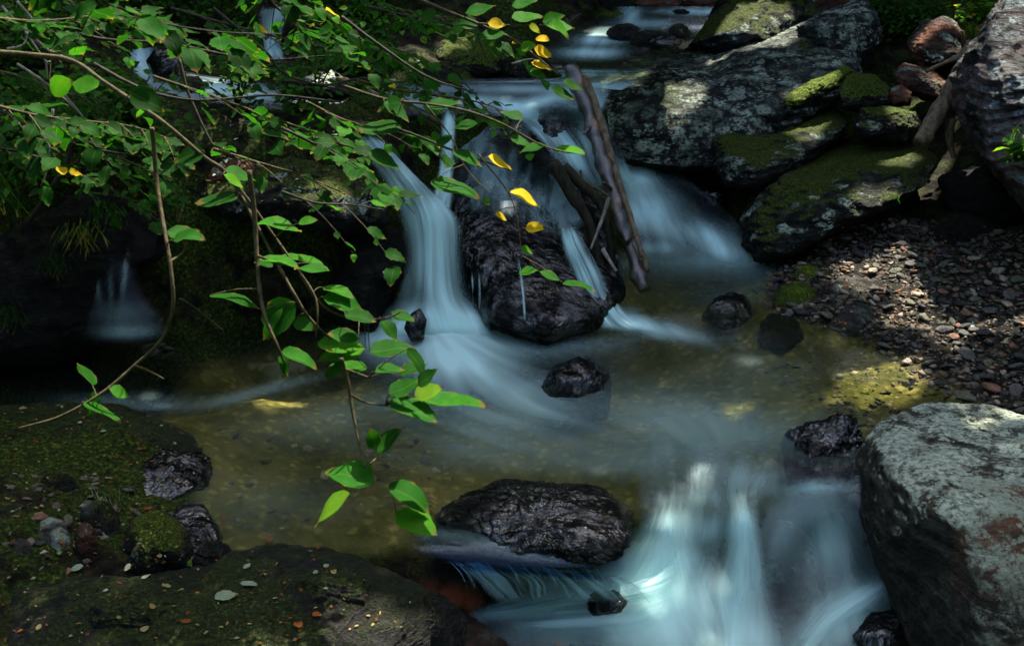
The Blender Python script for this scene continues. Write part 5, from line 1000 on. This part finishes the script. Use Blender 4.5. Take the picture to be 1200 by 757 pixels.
# ================================================================== UNSEEN TREES ADDED AROUND AND OVER THE STREAM (they shade it)
GAPS = [(1150, 372, .16), (1128, 345, .12), (1165, 330, .13), (1108, 318, .13), (1012, 322, .11), (1060, 372, .04), (1040, 300, .05), (1000, 310, .05), (1185, 368, .08), (1075, 345, .05), (1195, 505, .17), (1168, 485, .11), (1105, 60, .15), (1125, 40, .15), (1145, 30, .15), (1130, 90, .11), (1085, 100, .07), (1070, 130, .04), (950, 440, .2), (868, 482, .14), (1035, 450, .09), (585, 188, .06), (615, 230, .06), (627, 267, .05),
        (390, 595, .06), (490, 605, .05), (480, 600, .05), (500, 480, .07), (400, 560, .05), (640, 60, .1), (600, 40, .08), (792, 645, .13), (822, 690, .27), (590, 127, .09), (255, 203, .06), (480, 78, .05), (385, 98, .08), (540, 48, .06), (85, 100, .05), (960, 105, .09), (720, 378, .05), (1150, 200, .05), (240, 108, .08), (1060, 150, .04), (700, 90, .05), (850, 60, .11), (905, 45, .13), (800, 112, .08), (760, 95, .06), (380, 240, .05)]  # openings cut through the crowns along sun rays to place sun spots
GP = []; WG = {(792, 645): -.17, (822, 690): -.3, (520, 405): .03, (868, 610): -.08, (950, 440): -.1, (868, 482): -.15, (590, 127): .98, (545, 430): 0.0, (720, 378): .02}
for x, y, r in GAPS:
    if (x, y) in ((585, 188), (615, 230), (627, 267)): p = Pd(x, y, 3.3)
    elif (x, y) in ((390, 595), (490, 605), (480, 600), (500, 480), (400, 560)): p = Pd(x, y, 2.35)
    elif (x, y) in ((640, 60), (600, 40)): p = Pd(x, y, 3.9)
    elif (x, y) == (85, 100): p = Pd(x, y, 2.7)
    elif (x, y) in WG: p = Pz(x, y, WG[(x, y)])
    elif (x, y) == (505, 270): p = PY(x, y, 5.72)
    elif (x, y) == (665, 158): p = PY(x, y, 6.5)
    else: p = np.array(cast(x, y)[0])
    GP.append((p, r))
GPp = np.array([p for p, r in GP]); GPr = np.array([r for p, r in GP]); GPl = [.52 if (g[0], g[1]) in ((822, 690), (792, 645), (520, 405), (505, 270), (868, 610), (590, 127)) else .62 if (g[0], g[1]) in WG or (g[0], g[1]) == (500, 262) else (.8 if g[0] > 980 and g[1] > 470 else 1.0) for g in GAPS]
def crown_geo(cent, rad, n, L, seed, gaps=True, drop_p=0.0):
    r = np.random.default_rng(seed); u = r.normal(size=(n, 3)); u /= np.linalg.norm(u, axis=1, keepdims=True); P = cent + u * (r.random(n) ** .45)[:, None] * rad
    if gaps:
        ok = np.ones(n, bool); PP = P; 
        for p, g, lk in zip(GPp, GPr, GPl):
            q_ = P - p; t = q_ @ SUN_DIR; dd = np.linalg.norm(q_ - t[:, None] * SUN_DIR, axis=1); ok &= ~((dd < g + L * .5) & (t > 0) & (r.random(len(P)) < lk))
        P = P[ok]
    n = len(P); d = r.normal(size=(n, 3)) * [1, 1, .4]; d /= np.linalg.norm(d, axis=1, keepdims=True); nn = r.normal(size=(n, 3)) * .5 + [0, 0, 1]; s = np.cross(d, nn); s /= np.linalg.norm(s, axis=1, keepdims=True)
    l = L * r.uniform(.6, 1.2, n)[:, None]; V = np.stack([P - d * l * .5, P + s * l * .36, P + d * l * .5, P - s * l * .36], 1).reshape(-1, 3); Fc = np.arange(4 * n).reshape(-1, 4)
    return V, Fc, np.repeat(r.random(n), 4)
def tree(label, x, y, h, cent, rad, n, L, seed):
    z0 = float(Hn(x, y)[0]); e = empty('tree', (x, y, z0), label, 'tree', 'trees around the stream'); c = np.asarray(cent, float); b = Batch()
    V, Fc = tube_geo(curve([(x, y, z0 - .2), (x + .1, y, z0 + h * .5), (c[0], c[1], c[2])], 14), np.linspace(.16, .05, 14), 10, .02, seed); b.add(V, Fc)
    rd = random.Random(seed)
    for k in range(7):
        a = rd.uniform(0, 6.28); t = np.array([math.cos(a) * rad[0] * .7, math.sin(a) * rad[1] * .7, rd.uniform(-.2, .5) * rad[2]]); V, Fc = tube_geo(curve([c * .6 + np.array([x, y, z0 + h * .6]) * .4, c + t * .5, c + t], 8), np.linspace(.05, .012, 8), 6); b.add(V, Fc)
    b.build('trunk', MAT['trunk'], e); V, Fc, t = crown_geo(c, np.array(rad), n, L, seed); mesh_obj('crown', V, Fc, MAT['canopy'], e, attrs={'tint': t, 'vein': t * 0 + .5, 'along': t * 0}, smooth=False)
for i, (x, y) in enumerate(((-2.6, 12.3), (-.6, 12.8), (1.4, 12.6), (3.2, 12.4), (4.8, 11.2))):  # low crowns out of view, added to darken reflections in the water
    hz = float(Hn(x, y)[0]); tree(['dense low tree closing the valley upstream', 'bushy low tree on the upstream slope', 'broad low tree above the upstream bend', 'low tree leaning over the upstream bank', 'low tree behind the banded cliff rock'][i], x, y, 2.5, (x, y, hz + 1.3), (1.5, 1.1, 1.9), 2600, .22, 900 + i)
CZ = 8.0; off = SUN_DIR[:2] / SUN_DIR[2] * (CZ - .3)
k = 0
TL = ['tree above the gravel bar', 'tree above the upstream pool', 'tree above the left terrace', 'tree above the far bank', 'slender tree above the falls', 'tree over the right bank', 'tree over the pool outflow', 'tree over the hollow']
for tx, ty in ((-2.2, 4.4), (.3, 4.2), (2.4, 4.2), (-2.2, 6.8), (.3, 6.8), (2.6, 6.8), (-1.2, 9.0), (1.8, 9.2)):  # crowns out of view, added in the sun's path to block it
    c = (tx + off[0], ty + off[1], CZ + random.uniform(-.5, .5)); side = 1 if tx > 0 else -1
    tree(TL[k] + ' that shades the stream', c[0] + side * 1.5, c[1] + 2.5, 7, c, (1.9, 1.8, 1.0), 2700, .26, 700 + k); k += 1
for i in range(16):  # ring out of view, added to keep low sky light off the rocks
    a = 2 * math.pi * i / 16 + .1; rr_ = random.uniform(8.5, 11); x, y = rr_ * math.sin(a), 5 + rr_ * math.cos(a); hz = float(Hn(x, y)[0])
    tree('forest tree standing around the glade, number %s clockwise from upstream' % ['one', 'two', 'three', 'four', 'five', 'six', 'seven', 'eight', 'nine', 'ten', 'eleven', 'twelve', 'thirteen', 'fourteen', 'fifteen', 'sixteen'][i], x, y, 6, (x, y, hz + 3.6), (2.6, 2.6, 3.6), 3200, .34, 750 + i)
